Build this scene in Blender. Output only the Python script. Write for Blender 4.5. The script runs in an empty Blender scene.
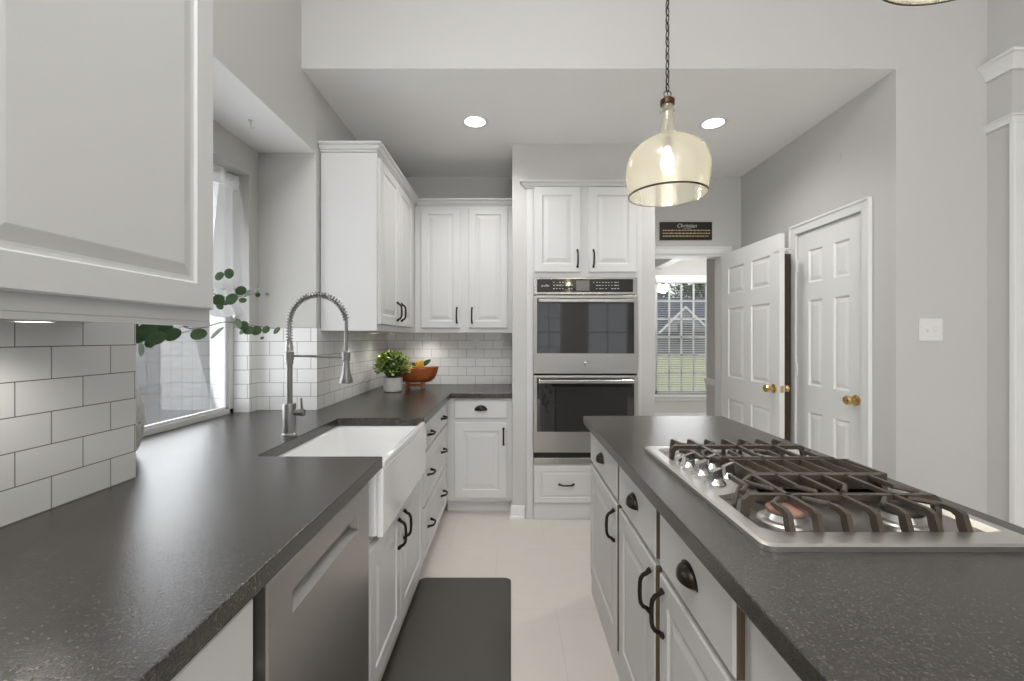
import bpy, bmesh, math, random
from mathutils import Vector, Matrix
random.seed(7)
PI = math.pi
sc = bpy.context.scene
col = sc.collection

# ------------------------------------------------------------------ camera
F, CX, HY, EYE = 440.0, 511.0, 338.0, 1.324
cd = bpy.data.cameras.new('camera'); cam = bpy.data.objects.new('camera', cd); col.objects.link(cam)
cd.sensor_width = 36; cd.lens = 36 * F / 1024
cd.shift_x = (512 - CX) / 1024; cd.shift_y = -(340.5 - HY) / 1024
cd.clip_start = 0.02; cd.clip_end = 300
cam.location = (0, 0, EYE); cam.rotation_euler = (PI / 2, 0, 0)
sc.camera = cam
sc.view_settings.view_transform = 'Standard'; sc.view_settings.look = 'None'
sc.view_settings.gamma = 1; sc.view_settings.use_curve_mapping = False
sc.view_settings.exposure = 0.10
sc.cycles.use_denoising = True
sc.cycles.max_bounces = 10; sc.cycles.diffuse_bounces = 6; sc.cycles.transparent_max_bounces = 16
sc.cycles.sample_clamp_indirect = 6; sc.cycles.caustics_refractive = False; sc.cycles.caustics_reflective = False

def at(px, py, Y):
    return Vector(((px - CX) * Y / F, Y, EYE + (HY - py) * Y / F))

# ------------------------------------------------------------------ world
w = bpy.data.worlds.new('sky'); sc.world = w; w.use_nodes = True
nt = w.node_tree; nt.nodes.clear()
wo = nt.nodes.new('ShaderNodeOutputWorld'); bg = nt.nodes.new('ShaderNodeBackground')
tc = nt.nodes.new('ShaderNodeTexCoord'); sx = nt.nodes.new('ShaderNodeSeparateXYZ')
rp = nt.nodes.new('ShaderNodeValToRGB')
rp.color_ramp.elements[0].position = 0.0; rp.color_ramp.elements[0].color = (0.95, 0.97, 1, 1)
rp.color_ramp.elements[1].position = 0.7; rp.color_ramp.elements[1].color = (0.80, 0.88, 1, 1)
nt.links.new(tc.outputs['Generated'], sx.inputs[0]); nt.links.new(sx.outputs[2], rp.inputs[0])
nt.links.new(rp.outputs[0], bg.inputs[0]); bg.inputs[1].default_value = 1.5
nt.links.new(bg.outputs[0], wo.inputs[0])

# ------------------------------------------------------------------ lights of the room and added fills
def area(name, loc, rot, sx_, sy_, power, colr=(1, 1, 1), spread=PI):
    l = bpy.data.lights.new(name, 'AREA'); l.shape = 'RECTANGLE'; l.size = sx_; l.size_y = sy_
    l.energy = power; l.color = colr; l.spread = spread
    o = bpy.data.objects.new(name, l); col.objects.link(o); o.location = loc; o.rotation_euler = rot
    o.visible_camera = False
    return o
def lamp(name, loc, power, colr=(1, .97, .92), r=.06, spot=None, blend=.6, rot=(0, 0, 0)):
    l = bpy.data.lights.new(name, 'SPOT' if spot else 'POINT'); l.energy = power; l.color = colr; l.shadow_soft_size = r
    if spot: l.spot_size = spot; l.spot_blend = blend
    o = bpy.data.objects.new(name, l); col.objects.link(o); o.location = loc; o.rotation_euler = rot
    return o
rl = area('rear_fill_panel', (0.05, -3.46, 1.35), (math.radians(104), 0, 0), 3.0, 1.9, 165, (.985, .99, 1)); rl.visible_glossy = False  # added fill panel behind the camera, not aligned with the rear windows
area('window_daylight_sink', (-1.78, 1.86, 1.55), (math.radians(104), 0, -PI / 2), 1.1, 1.4, 26, (.98, .99, 1))
area('window_daylight_far', (2.7, 6.9, 1.4), (-PI / 2, 0, 0), 0.85, 1.7, 9, (1, 1, 1))
area('assumed_vault_light', (-0.35, 0.0, 3.6), (0, 0, 0), 1.0, 1.3, 48, (1, .995, .985))  # assumed overhead light out of view, inferred from wall shadows, no fixture modelled
lamp('living_room_fill', (1.3, -2.3, 2.9), 20, (1, .99, .97), .15)  # added fill without a fixture, brightens the rear walls mirrored in the steel
lamp('far_room_fill', (2.9, 5.7, 2.3), 42, (1, .99, .97), .12)  # added fill without a fixture, lights the far window bars from inside

# ------------------------------------------------------------------ materials
def nodes(m): return m.node_tree.nodes, m.node_tree.links
def mat(name, c, rough=.5, metal=0, bump=0, bscale=60, spec=.5, var=0, vscale=4, coat=0, stretch=None):
    m = bpy.data.materials.new(name); m.use_nodes = True
    n, l = nodes(m); b = n['Principled BSDF']
    b.inputs['Base Color'].default_value = (*c, 1); b.inputs['Roughness'].default_value = rough
    b.inputs['Metallic'].default_value = metal; b.inputs['Specular IOR Level'].default_value = spec
    b.inputs['Coat Weight'].default_value = coat
    g = n.new('ShaderNodeNewGeometry')
    def noise(scale, detail=4):
        t = n.new('ShaderNodeTexNoise'); t.inputs['Scale'].default_value = scale; t.inputs['Detail'].default_value = detail
        if stretch:
            mp = n.new('ShaderNodeMapping'); mp.inputs['Scale'].default_value = stretch
            l.new(g.outputs['Position'], mp.inputs[0]); l.new(mp.outputs[0], t.inputs['Vector'])
        else: l.new(g.outputs['Position'], t.inputs['Vector'])
        return t
    t = noise(vscale)
    mr = n.new('ShaderNodeMapRange'); mr.inputs[3].default_value = 1 - max(var, .015); mr.inputs[4].default_value = 1 + max(var, .015)
    l.new(t.outputs[0], mr.inputs[0])
    hv = n.new('ShaderNodeHueSaturation'); hv.inputs['Color'].default_value = (*c, 1)
    l.new(mr.outputs[0], hv.inputs['Value']); l.new(hv.outputs[0], b.inputs['Base Color'])
    if bump:
        t2 = noise(bscale); bp = n.new('ShaderNodeBump'); bp.inputs['Strength'].default_value = bump
        bp.inputs['Distance'].default_value = .002
        l.new(t2.outputs[0], bp.inputs['Height']); l.new(bp.outputs[0], b.inputs['Normal'])
    return m
M = {}
M['wall'] = mat('greige_wall_paint', (.565, .56, .545), .75, bump=.25, bscale=120)
M['ceil'] = mat('ceiling_paint', (.92, .915, .905), .85, bump=.5, bscale=70)
M['trim'] = mat('white_trim_paint', (.78, .78, .775), .35)
M['cab'] = mat('white_cabinet_paint', (.65, .65, .65), .34)
M['island'] = mat('grey_island_paint', (.56, .55, .53), .35)
M['cabin'] = mat('cabinet_wood_inside', (.20, .13, .06), .6, var=.2, vscale=20)
M['door'] = mat('door_paint', (.80, .80, .79), .38)
M['bronze'] = mat('oil_rubbed_bronze', (.035, .028, .022), .32, metal=.8, var=.3, vscale=30)
M['brass'] = mat('polished_brass', (.78, .55, .22), .18, metal=1)
M['steel'] = mat('brushed_stainless', (.56, .55, .54), .30, metal=1, var=.06, vscale=3, stretch=(1, 1, 40))
M['steelv'] = mat('stainless_trim', (.62, .61, .60), .22, metal=1, var=.05, vscale=5)
M['dw'] = mat('dishwasher_steel', (.42, .41, .395), .30, metal=1, var=.03, vscale=2, stretch=(1, 1, 50))
M['nickel'] = mat('brushed_nickel', (.36, .355, .345), .36, metal=1, var=.08, vscale=25)
M['chrome'] = mat('chrome', (.66, .655, .64), .24, metal=1)
M['cook'] = mat('cooktop_steel', (.74, .725, .70), .33, metal=1, var=.05, vscale=8)
M['well'] = mat('well_reflection_steel', (.34, .315, .285), .30, metal=1, var=.25, vscale=9)  # stainless well; mirrored grates painted in as a darker brown
M['sideedge'] = mat('brown_side_edge', (.13, .095, .055), .6)
M['iron'] = mat('cast_iron', (.085, .068, .052), .42, metal=.2, bump=.4, bscale=250, var=.25, vscale=20)
M['cap'] = mat('burner_cap', (.36, .20, .15), .5, var=.2, vscale=60)
M['capb'] = mat('dark_burner_cap', (.05, .045, .04), .4, var=.2, vscale=60)
M['blackglass'] = mat('black_oven_glass', (.018, .018, .018), .04, spec=.85)
M['black'] = mat('black_plastic', (.012, .012, .012), .4)
M['display'] = mat('grey_display', (.16, .16, .16), .2)
M['print'] = mat('light_print', (.6, .6, .58), .5)
M['goldprint'] = mat('gold_print', (.55, .46, .25), .5)
M['sink'] = mat('white_fireclay', (.82, .82, .815), .10, coat=.6)
M['mat'] = mat('charcoal_mat', (.075, .068, .060), .6, bump=.5, bscale=220)
M['plate'] = mat('white_plastic', (.75, .75, .73), .35)
M['pot'] = mat('mottled_white_ceramic', (.62, .62, .61), .5, var=.18, vscale=45)
M['bowl'] = mat('orange_brown_wood', (.36, .10, .03), .32, var=.3, vscale=14, stretch=(1, 1, 8))
M['yellow'] = mat('yellow_petal', (.85, .55, .07), .5, var=.15, vscale=40)
M['vase'] = mat('white_textured_ceramic', (.66, .655, .64), .5)
M['stem'] = mat('brown_stem', (.16, .12, .07), .6)
M['euc'] = mat('eucalyptus_leaf', (.040, .085, .026), .6, var=.45, vscale=18)
M['box'] = mat('boxwood_leaf', (.20, .30, .05), .45, var=.6, vscale=60)
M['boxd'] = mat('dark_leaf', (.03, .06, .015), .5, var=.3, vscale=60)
M['boxl'] = mat('lime_leaf', (.42, .50, .13), .45, var=.2, vscale=60)
M['rug'] = M['mat']
M['sign'] = mat('dark_brown_board', (.018, .014, .010), .4)
M['board'] = mat('dark_brown_wood', (.05, .034, .018), .5)
M['fence'] = mat('grey_fence_wood', (.30, .29, .29), .8, var=.35, vscale=3, stretch=(6, 12, .6))
M['lawn'] = mat('lawn_green', (.34, .33, .15), .9, var=.5, vscale=.9)
M['roof'] = mat('grey_shingle', (.055, .06, .075), .9, var=.25, vscale=2)
M['siding'] = mat('pale_siding', (.24, .24, .25), .8)
M['foliage'] = mat('tree_foliage', (.06, .12, .02), .8, var=.6, vscale=1.2)
M['bark'] = mat('bark', (.09, .07, .05), .8)
M['copper'] = mat('aged_copper', (.09, .045, .022), .4, metal=.7)
M['bandm'] = mat('dark_rim_band', (.05, .04, .028), .4, metal=.6)
M['ground'] = mat('paving', (.22, .21, .20), .8, var=.2)

def emis(name, c, s):
    m = bpy.data.materials.new(name); m.use_nodes = True; n, l = nodes(m); n.clear()
    o = n.new('ShaderNodeOutputMaterial'); e = n.new('ShaderNodeEmission')
    e.inputs[0].default_value = (*c, 1); e.inputs[1].default_value = s; l.new(e.outputs[0], o.inputs[0]); return m
M['lens'] = emis('lit_lens', (1, .97, .92), 8)
M['bulb'] = emis('lit_bulb', (1, .90, .72), 7)

def granite():
    m = mat('leathered_dark_granite', (.04, .035, .03), .3); n, l = nodes(m); b = n['Principled BSDF']
    g = n.new('ShaderNodeNewGeometry')
    v = n.new('ShaderNodeTexVoronoi'); v.inputs['Scale'].default_value = 330
    l.new(g.outputs['Position'], v.inputs['Vector'])
    v2 = n.new('ShaderNodeTexVoronoi'); v2.inputs['Scale'].default_value = 260; l.new(g.outputs['Position'], v2.inputs['Vector'])
    r = n.new('ShaderNodeValToRGB'); e = r.color_ramp.elements
    e[0].position = 0; e[0].color = (.022, .017, .013, 1); e[1].position = 1; e[1].color = (.075, .067, .060, 1)
    k = e.new(.75); k.color = (.038, .032, .026, 1)
    sp = n.new('ShaderNodeSeparateColor'); l.new(v.outputs['Color'], sp.inputs[0]); l.new(sp.outputs[0], r.inputs[0])
    for k_ in list(b.inputs['Base Color'].links): l.remove(k_)
    l.new(r.outputs[0], b.inputs['Base Color'])
    nz = n.new('ShaderNodeTexNoise'); nz.inputs['Scale'].default_value = 330; nz.inputs['Detail'].default_value = 3
    l.new(g.outputs['Position'], nz.inputs['Vector'])
    ad = n.new('ShaderNodeMath'); ad.operation = 'MULTIPLY_ADD'; ad.inputs[1].default_value = .5
    l.new(v2.outputs['Distance'], ad.inputs[0]); l.new(nz.outputs[0], ad.inputs[2])
    bp = n.new('ShaderNodeBump'); bp.inputs['Strength'].default_value = .40; bp.inputs['Distance'].default_value = .0010
    l.new(ad.outputs[0], bp.inputs['Height']); l.new(bp.outputs[0], b.inputs['Normal'])
    b.inputs['Roughness'].default_value = .24; b.inputs['Specular IOR Level'].default_value = .95
    return m
M['granite'] = granite()

def tiles(name, axis, off=0.0, z0=.914, bw=.156, rh=.078, tile=(.80, .80, .79), grout=(.20, .195, .185), mort=.0013, rough=.16):
    m = bpy.data.materials.new(name); m.use_nodes = True; n, l = nodes(m); b = n['Principled BSDF']
    g = n.new('ShaderNodeNewGeometry'); s = n.new('ShaderNodeSeparateXYZ'); l.new(g.outputs['Position'], s.inputs[0])
    c = n.new('ShaderNodeCombineXYZ')
    a = n.new('ShaderNodeMath'); a.operation = 'ADD'; a.inputs[1].default_value = off + bw * 100
    l.new(s.outputs[axis], a.inputs[0]); l.new(a.outputs[0], c.inputs[0])
    a2 = n.new('ShaderNodeMath'); a2.operation = 'ADD'; a2.inputs[1].default_value = -z0 + (0 if axis != 9 else 0) + rh * 200
    l.new(s.outputs[2], a2.inputs[0]); l.new(a2.outputs[0], c.inputs[1])
    br = n.new('ShaderNodeTexBrick'); br.inputs['Scale'].default_value = 1; br.inputs['Brick Width'].default_value = bw
    br.inputs['Row Height'].default_value = rh; br.inputs['Mortar Size'].default_value = mort
    br.inputs['Mortar Smooth'].default_value = .2; br.inputs['Bias'].default_value = 0
    br.inputs['Color1'].default_value = (*tile, 1); br.inputs['Color2'].default_value = (*[x * .965 for x in tile], 1)
    br.inputs['Mortar'].default_value = (*grout, 1)
    l.new(c.outputs[0], br.inputs['Vector']); l.new(br.outputs['Color'], b.inputs['Base Color'])
    bp = n.new('ShaderNodeBump'); bp.invert = True; bp.inputs['Strength'].default_value = .6; bp.inputs['Distance'].default_value = .002
    l.new(br.outputs['Fac'], bp.inputs['Height']); l.new(bp.outputs[0], b.inputs['Normal'])
    b.inputs['Roughness'].default_value = rough
    return m
M['tile_near'] = tiles('subway_tile_near', 1, off=-1.056+.078)
M['tile_left'] = tiles('subway_tile_left', 1, off=-.02)
M['tile_x'] = tiles('subway_tile_recess', 0, off=.045)
M['tile_back'] = tiles('subway_tile_back', 0, off=.081)

def floor_mat():
    m = bpy.data.materials.new('large_floor_tile'); m.use_nodes = True; n, l = nodes(m); b = n['Principled BSDF']
    g = n.new('ShaderNodeNewGeometry')
    mp = n.new('ShaderNodeMapping'); mp.inputs['Location'].default_value = (10.15, 10.05, 0); l.new(g.outputs['Position'], mp.inputs[0])
    br = n.new('ShaderNodeTexBrick'); br.offset = .5; br.inputs['Scale'].default_value = 1
    br.inputs['Brick Width'].default_value = .61; br.inputs['Row Height'].default_value = .61
    br.inputs['Mortar Size'].default_value = .0022; br.inputs['Mortar Smooth'].default_value = .4
    br.inputs['Color1'].default_value = (.69, .65, .605, 1); br.inputs['Color2'].default_value = (.67, .63, .585, 1)
    br.inputs['Mortar'].default_value = (.60, .56, .515, 1)
    l.new(mp.outputs[0], br.inputs['Vector'])
    nz = n.new('ShaderNodeTexNoise'); nz.inputs['Scale'].default_value = 9; nz.inputs['Detail'].default_value = 6
    l.new(g.outputs['Position'], nz.inputs['Vector'])
    mr = n.new('ShaderNodeMapRange'); mr.inputs[3].default_value = .95; mr.inputs[4].default_value = 1.05; l.new(nz.outputs[0], mr.inputs[0])
    hv = n.new('ShaderNodeHueSaturation'); l.new(br.outputs['Color'], hv.inputs['Color']); l.new(mr.outputs[0], hv.inputs['Value'])
    l.new(hv.outputs[0], b.inputs['Base Color']); b.inputs['Roughness'].default_value = .42
    return m
M['floor'] = floor_mat()

def glass(name, tint=(1, 1, 1), refl=.10):
    m = bpy.data.materials.new(name); m.use_nodes = True; n, l = nodes(m); n.clear()
    o = n.new('ShaderNodeOutputMaterial'); t = n.new('ShaderNodeBsdfTransparent'); t.inputs[0].default_value = (*tint, 1)
    gl = n.new('ShaderNodeBsdfGlossy'); gl.inputs['Roughness'].default_value = .01
    fr = n.new('ShaderNodeFresnel'); ge = n.new('ShaderNodeNewGeometry'); io = n.new('ShaderNodeMapRange')
    io.inputs[3].default_value = 1.5; io.inputs[4].default_value = 1/1.5; l.new(ge.outputs['Backfacing'], io.inputs[0]); l.new(io.outputs[0], fr.inputs[0])
    ad = n.new('ShaderNodeMath'); ad.operation = 'ADD'; ad.inputs[1].default_value = refl; ad.use_clamp = True
    l.new(fr.outputs[0], ad.inputs[0])
    mx = n.new('ShaderNodeMixShader'); l.new(ad.outputs[0], mx.inputs[0]); l.new(t.outputs[0], mx.inputs[1]); l.new(gl.outputs[0], mx.inputs[2])
    l.new(mx.outputs[0], o.inputs[0]); return m
M['pane'] = glass('window_pane', (.93, .94, .95), .04)
M['panes'] = glass('sink_window_pane', (.96, .97, .98), .28)

def seeded():
    m = bpy.data.materials.new('seeded_amber_glass'); m.use_nodes = True; n, l = nodes(m); n.clear()
    o = n.new('ShaderNodeOutputMaterial')
    t = n.new('ShaderNodeBsdfTransparent'); t.inputs[0].default_value = (.95, .93, .84, 1)
    gl = n.new('ShaderNodeBsdfGlossy'); gl.inputs['Roughness'].default_value = .12; gl.inputs[0].default_value = (1, .97, .88, 1)
    tr = n.new('ShaderNodeBsdfTranslucent'); tr.inputs[0].default_value = (.93, .90, .80, 1)
    df = n.new('ShaderNodeBsdfDiffuse'); df.inputs[0].default_value = (.90, .88, .80, 1)
    g = n.new('ShaderNodeNewGeometry'); nz = n.new('ShaderNodeTexVoronoi'); nz.inputs['Scale'].default_value = 75
    l.new(g.outputs['Position'], nz.inputs['Vector'])
    bp = n.new('ShaderNodeBump'); bp.inputs['Strength'].default_value = .35; bp.inputs['Distance'].default_value = .002
    l.new(nz.outputs['Distance'], bp.inputs['Height']); l.new(bp.outputs[0], gl.inputs['Normal'])
    m1 = n.new('ShaderNodeMixShader'); m1.inputs[0].default_value = .5; l.new(tr.outputs[0], m1.inputs[1]); l.new(df.outputs[0], m1.inputs[2])
    m2 = n.new('ShaderNodeMixShader'); m2.inputs[0].default_value = .33; l.new(t.outputs[0], m2.inputs[1]); l.new(m1.outputs[0], m2.inputs[2])
    lw = n.new('ShaderNodeLayerWeight'); lw.inputs[0].default_value = .25
    mr = n.new('ShaderNodeMapRange'); mr.inputs[3].default_value = .10; mr.inputs[4].default_value = .5; l.new(lw.outputs['Fresnel'], mr.inputs[0])
    m3 = n.new('ShaderNodeMixShader'); l.new(mr.outputs[0], m3.inputs[0]); l.new(m2.outputs[0], m3.inputs[1]); l.new(gl.outputs[0], m3.inputs[2])
    l.new(m3.outputs[0], o.inputs[0]); return m
M['seeded'] = seeded()

def cloth():
    m = bpy.data.materials.new('sheer_white_cloth'); m.use_nodes = True; n, l = nodes(m); n.clear()
    o = n.new('ShaderNodeOutputMaterial')
    df = n.new('ShaderNodeBsdfDiffuse'); df.inputs[0].default_value = (.74, .74, .74, 1)
    tr = n.new('ShaderNodeBsdfTranslucent'); tr.inputs[0].default_value = (.70, .70, .70, 1)
    mx = n.new('ShaderNodeMixShader'); mx.inputs[0].default_value = .28
    l.new(df.outputs[0], mx.inputs[1]); l.new(tr.outputs[0], mx.inputs[2]); l.new(mx.outputs[0], o.inputs[0]); return m
M['cloth'] = cloth()

# ------------------------------------------------------------------ mesh helpers
class MB:
    def __init__(s): s.v = []; s.f = []
    def add(s, vs, fs):
        o = len(s.v); s.v += [tuple(v) for v in vs]; s.f += [tuple(i + o for i in f) for f in fs]; return s
    def box(s, x0, x1, y0, y1, z0, z1):
        return s.add([(x0,y0,z0),(x1,y0,z0),(x1,y1,z0),(x0,y1,z0),(x0,y0,z1),(x1,y0,z1),(x1,y1,z1),(x0,y1,z1)],
                     [(0,3,2,1),(4,5,6,7),(0,1,5,4),(1,2,6,5),(2,3,7,6),(3,0,4,7)])
    def prism(s, pts, z0, z1, axis='z'):
        n = len(pts)
        def P(a, b, c): return (a, b, c) if axis == 'z' else ((c, a, b) if axis == 'x' else (a, c, b))
        vs = [P(a, b, z0) for a, b in pts] + [P(a, b, z1) for a, b in pts]
        return s.add(vs, [tuple(range(n))[::-1], tuple(range(n, 2*n))] + [(i, (i+1) % n, n+(i+1) % n, n+i) for i in range(n)])
    def tube(s, pts, r, n=10, caps=True):
        pts = [Vector(p) for p in pts]; m = len(pts); rs = r if isinstance(r, (list, tuple)) else [r]*m
        closed = False; vs = []; up = None
        for i, p in enumerate(pts):
            t = (pts[min(i+1, m-1)] - pts[max(i-1, 0)]).normalized()
            if up is None:
                a = Vector((0, 0, 1)) if abs(t.z) < .9 else Vector((1, 0, 0)); up = (a - t*a.dot(t)).normalized()
            else: up = (up - t*up.dot(t)).normalized()
            sd = t.cross(up)
            for k in range(n):
                an = 2*PI*k/n; vs.append(p + (up*math.cos(an) + sd*math.sin(an))*rs[i])
        fs = [(i*n+k, i*n+(k+1) % n, (i+1)*n+(k+1) % n, (i+1)*n+k) for i in range(m-1) for k in range(n)]
        if caps: fs += [tuple(range(n))[::-1], tuple(range((m-1)*n, m*n))]
        return s.add(vs, fs)
    def lathe(s, prof, c=(0, 0, 0), n=32, axis='z'):
        vs = []; fs = []; m = len(prof)
        for r, h in prof:
            for k in range(n):
                a = 2*PI*k/n; x, y = r*math.cos(a), r*math.sin(a)
                q = (x, y, h) if axis == 'z' else ((h, x, y) if axis == 'x' else (x, h, y))
                vs.append((c[0]+q[0], c[1]+q[1], c[2]+q[2]))
        for i in range(m-1):
            for k in range(n): fs.append((i*n+k, i*n+(k+1) % n, (i+1)*n+(k+1) % n, (i+1)*n+k))
        if prof[0][0] > 1e-5 and getattr(s, 'capends', True): fs.append(tuple(range(n))[::-1])
        if prof[-1][0] > 1e-5 and getattr(s, 'capends', True): fs.append(tuple(range((m-1)*n, m*n)))
        return s.add(vs, fs)
    def sweep(s, path, prof):
        # path: horizontal polyline [(x,y)], profile [(out, z)] out = to the right of travel
        n = len(path); k = len(prof); vs = []
        for i, p in enumerate(path):
            p = Vector(p)
            d0 = (p - Vector(path[i-1])).normalized() if i else None
            d1 = (Vector(path[i+1]) - p).normalized() if i < n-1 else None
            d0 = d0 or d1; d1 = d1 or d0
            n0 = Vector((d0.y, -d0.x)); n1 = Vector((d1.y, -d1.x)); b = (n0+n1).normalized(); b = b / max(.2, b.dot(n0))
            for o, z in prof: vs.append((p.x + b.x*o, p.y + b.y*o, z))
        fs = [(i*k+j, i*k+(j+1) % k, (i+1)*k+(j+1) % k, (i+1)*k+j) for i in range(n-1) for j in range(k)]
        fs += [tuple(range(k)), tuple(range((n-1)*k, n*k))[::-1]]
        return s.add(vs, fs)
    def build(s, name, m, parent=None, smooth=False, bevel=0, seg=2, loc=None):
        me = bpy.data.meshes.new(name); me.from_pydata(s.v, [], s.f)
        bm = bmesh.new(); bm.from_mesh(me); bmesh.ops.remove_doubles(bm, verts=bm.verts, dist=1e-6)
        bmesh.ops.recalc_face_normals(bm, faces=bm.faces); bm.to_mesh(me); bm.free()
        me.materials.append(M[m] if isinstance(m, str) else m)
        if smooth:
            me.polygons.foreach_set('use_smooth', [True]*len(me.polygons)); me.set_sharp_from_angle(angle=math.radians(38))
        o = bpy.data.objects.new(name, me); col.objects.link(o)
        if parent: o.parent = parent
        if loc: o.location = loc
        if bevel:
            b = o.modifiers.new('bevel', 'BEVEL'); b.width = bevel; b.segments = seg; b.limit_method = 'ANGLE'; b.angle_limit = math.radians(50)
        return o

def thing(name, label, cat, loc=(0, 0, 0), rz=0, group=None):
    o = bpy.data.objects.new(name, None); col.objects.link(o); o.location = loc; o.rotation_euler = (0, 0, rz); o.empty_display_size = .1
    o['label'] = label; o['category'] = cat
    if group: o['group'] = group
    return o
def tag(o, label, cat, group=None):
    o['label'] = label; o['category'] = cat
    if group: o['group'] = group
    return o
def struct(name, mb, m, **k):
    o = mb.build(name, m, **k); o['kind'] = 'structure'; return o
def B(*a): return MB().box(*a)
def text_mesh(name, body, size, m, parent, loc, rot, align='CENTER', ext=.0004, shear=0):
    c = bpy.data.curves.new(name, 'FONT'); c.body = body; c.size = size; c.align_x = align; c.align_y = 'CENTER'; c.extrude = ext; c.shear = shear
    t = bpy.data.objects.new(name + '_tmp', c); col.objects.link(t); dg = bpy.context.evaluated_depsgraph_get()
    me = bpy.data.meshes.new_from_object(t.evaluated_get(dg)); bpy.data.objects.remove(t)
    me.materials.clear(); me.materials.append(M[m])
    o = bpy.data.objects.new(name, me); col.objects.link(o); o.parent = parent; o.location = loc; o.rotation_euler = rot
    return o

# ------------------------------------------------------------------ dimensions
XL, YB, ZC, XR, YH = -1.103, 3.90, 2.755, 2.04, 2.331
CT = .914
# ------------------------------------------------------------------ room shell
struct('floor', B(-1.7, 4.6, -3.6, 7.2, -.06, 0), 'floor')
wl = MB()
wl.box(-1.66, XL-.007, -3.6, 1.2935, 0, 3.7); wl.box(-1.66, XL-.007, 1.2935, 2.506, 2.379, 3.7); wl.box(-1.66, XL-.007, 2.5065, YB, 0, 3.7)
wl.box(-1.66, -1.53, 1.2935, 2.506, 0, CT-.0005); wl.box(-1.53, -1.439, 1.2935, 2.506, 0, CT-.041); wl.box(-1.66, -1.439, 1.2935, 2.506, 2.22, 2.379)
wl.box(-1.66, -1.439, 1.2935, 1.36, CT, 2.22); wl.box(-1.66, -1.439, 2.418, 2.506, CT+.468, 2.22); wl.box(-1.66, -1.446, 2.4241, 2.506, CT, CT+.468)
struct('wall_left', wl, 'wall')
struct('wall_left', B(XL-.0069, -.40, -.62, -.50, 0, 3.7), 'wall')  # added unseen stub behind the camera, shades the near wall cabinet
struct('ceiling', B(-1.66, 2.6, YH+.0015, YB+.15, ZC-.004, ZC+.1), 'ceil')
struct('ceiling', B(-1.66, 4.6, -3.6, YH+.1, 3.7, 3.8), 'ceil')
struct('ceiling', B(-1.439, XL-.0071, 1.2936, 2.506, 2.3785, 2.3789), 'ceil')
wb = MB(); wb.box(-1.66, 1.10, YB, YB+.12, 0, ZC); wb.box(1.88, 2.2, YB, YB+.12, 0, ZC); wb.box(1.10, 1.88, YB, YB+.12, 2.065, ZC)
struct('wall_back', wb, 'wall')
struct('wall_header', MB().box(XL-.007, 2.62, YH, YH+.1, ZC-.003, 3.7), 'wall')
struct('wall_right', MB().box(XR, 2.62, YH, YH+.1, 0, ZC-.003).box(XR, 2.15, YH+.1, 2.546, 0, ZC).box(XR, 2.15, 3.138, YB, 0, ZC).box(XR, 2.15, 2.546, 3.138, 2.06, ZC), 'wall')
struct('wall_right', MB().box(2.524, 2.75, 2.217, YH-.001, 0, 2.754).box(2.524, 2.75, -3.6, YH-.001, 2.754, 3.7), 'wall')
struct('wall_right', B(4.5, 4.6, -3.6, YH+.1, 0, 3.7), 'wall')
struct('wall_right', B(2.75, 4.6, YH, YH+.1, 0, 3.7), 'wall')
# oven block: two piers and a header around the tall cabinet
ob = MB(); ob.box(.01, .112, 3.236, YB-.001, 0, ZC); ob.box(.956, 1.059, 3.236, YB-.001, 0, ZC); ob.box(.112, .956, 3.236, YB-.001, 2.44, ZC)
struct('wall_oven_block', ob, 'wall')
# rear wall of the living side, with two windows
WR = [(.55, 1.15), (1.7, 2.65)]
rw = MB(); xs = [-1.66, .55, 1.15, 1.7, 2.65, 4.6]
rw.box(-1.66, 4.6, -3.6, -3.5, 0, .75); rw.box(-1.66, 4.6, -3.6, -3.5, 2.15, 3.7)
for a, b in ((-1.66, .55), (1.15, 1.7), (2.65, 4.6)): rw.box(a, b, -3.6, -3.5, .75, 2.15)
struct('wall_rear', rw, 'wall')

def grid_window(name, x0, x1, z0, z1, y, nx, nz, t=.03, pane='pane', depth=.05, fw=.045, mw=.022):
    """window facing -Y in the plane y"""
    f = MB(); f.box(x0, x0+fw, y, y+depth, z0, z1).box(x1-fw, x1, y, y+depth, z0, z1).box(x0, x1, y, y+depth, z0, z0+fw).box(x0, x1, y, y+depth, z1-fw, z1)
    for i in range(1, nx):
        x = x0+fw + (x1-x0-2*fw)*i/nx; f.box(x-mw/2, x+mw/2, y+.012, y+.034, z0+fw, z1-fw)
    for j in range(1, nz):
        z = z0+fw + (z1-z0-2*fw)*j/nz; f.box(x0+fw, x1-fw, y+.012, y+.034, z-mw/2, z+mw/2)
    o = struct(name, f, 'trim', bevel=.002)
    B(x0+fw, x1-fw, y+.021, y+.025, z0+fw, z1-fw).build('glass_pane', pane, o)
    return o
grid_window('window_3', .55, 1.15, .75, 2.15, -3.56, 2, 4)
grid_window('window_4', 1.7, 2.65, .75, 2.15, -3.56, 2, 2)

# window over the counter (left), glass plane X=-1.545
f = MB(); X0, X1 = -1.56, -1.525; ya, yb, za, zb = 1.36, 2.418, CT+.001, 2.22
f.box(X0, X1, ya, ya+.035, za, zb).box(X0, X1, yb-.035, yb, za, zb).box(X0, X1, ya, yb, za, za+.026).box(X0, X1, ya, yb, zb-.05, zb)
f.box(X0+.006, X1-.008, yb-.055, yb-.035, za+.026, zb-.05).box(X0+.006, X1-.008, ya, yb, za+.026, za+.038)
o = struct('window_1', f, 'trim', bevel=.002)
B(-1.547, -1.543, ya+.035, yb-.035, za+.026, zb-.05).build('glass_pane', 'panes', o)

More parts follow.
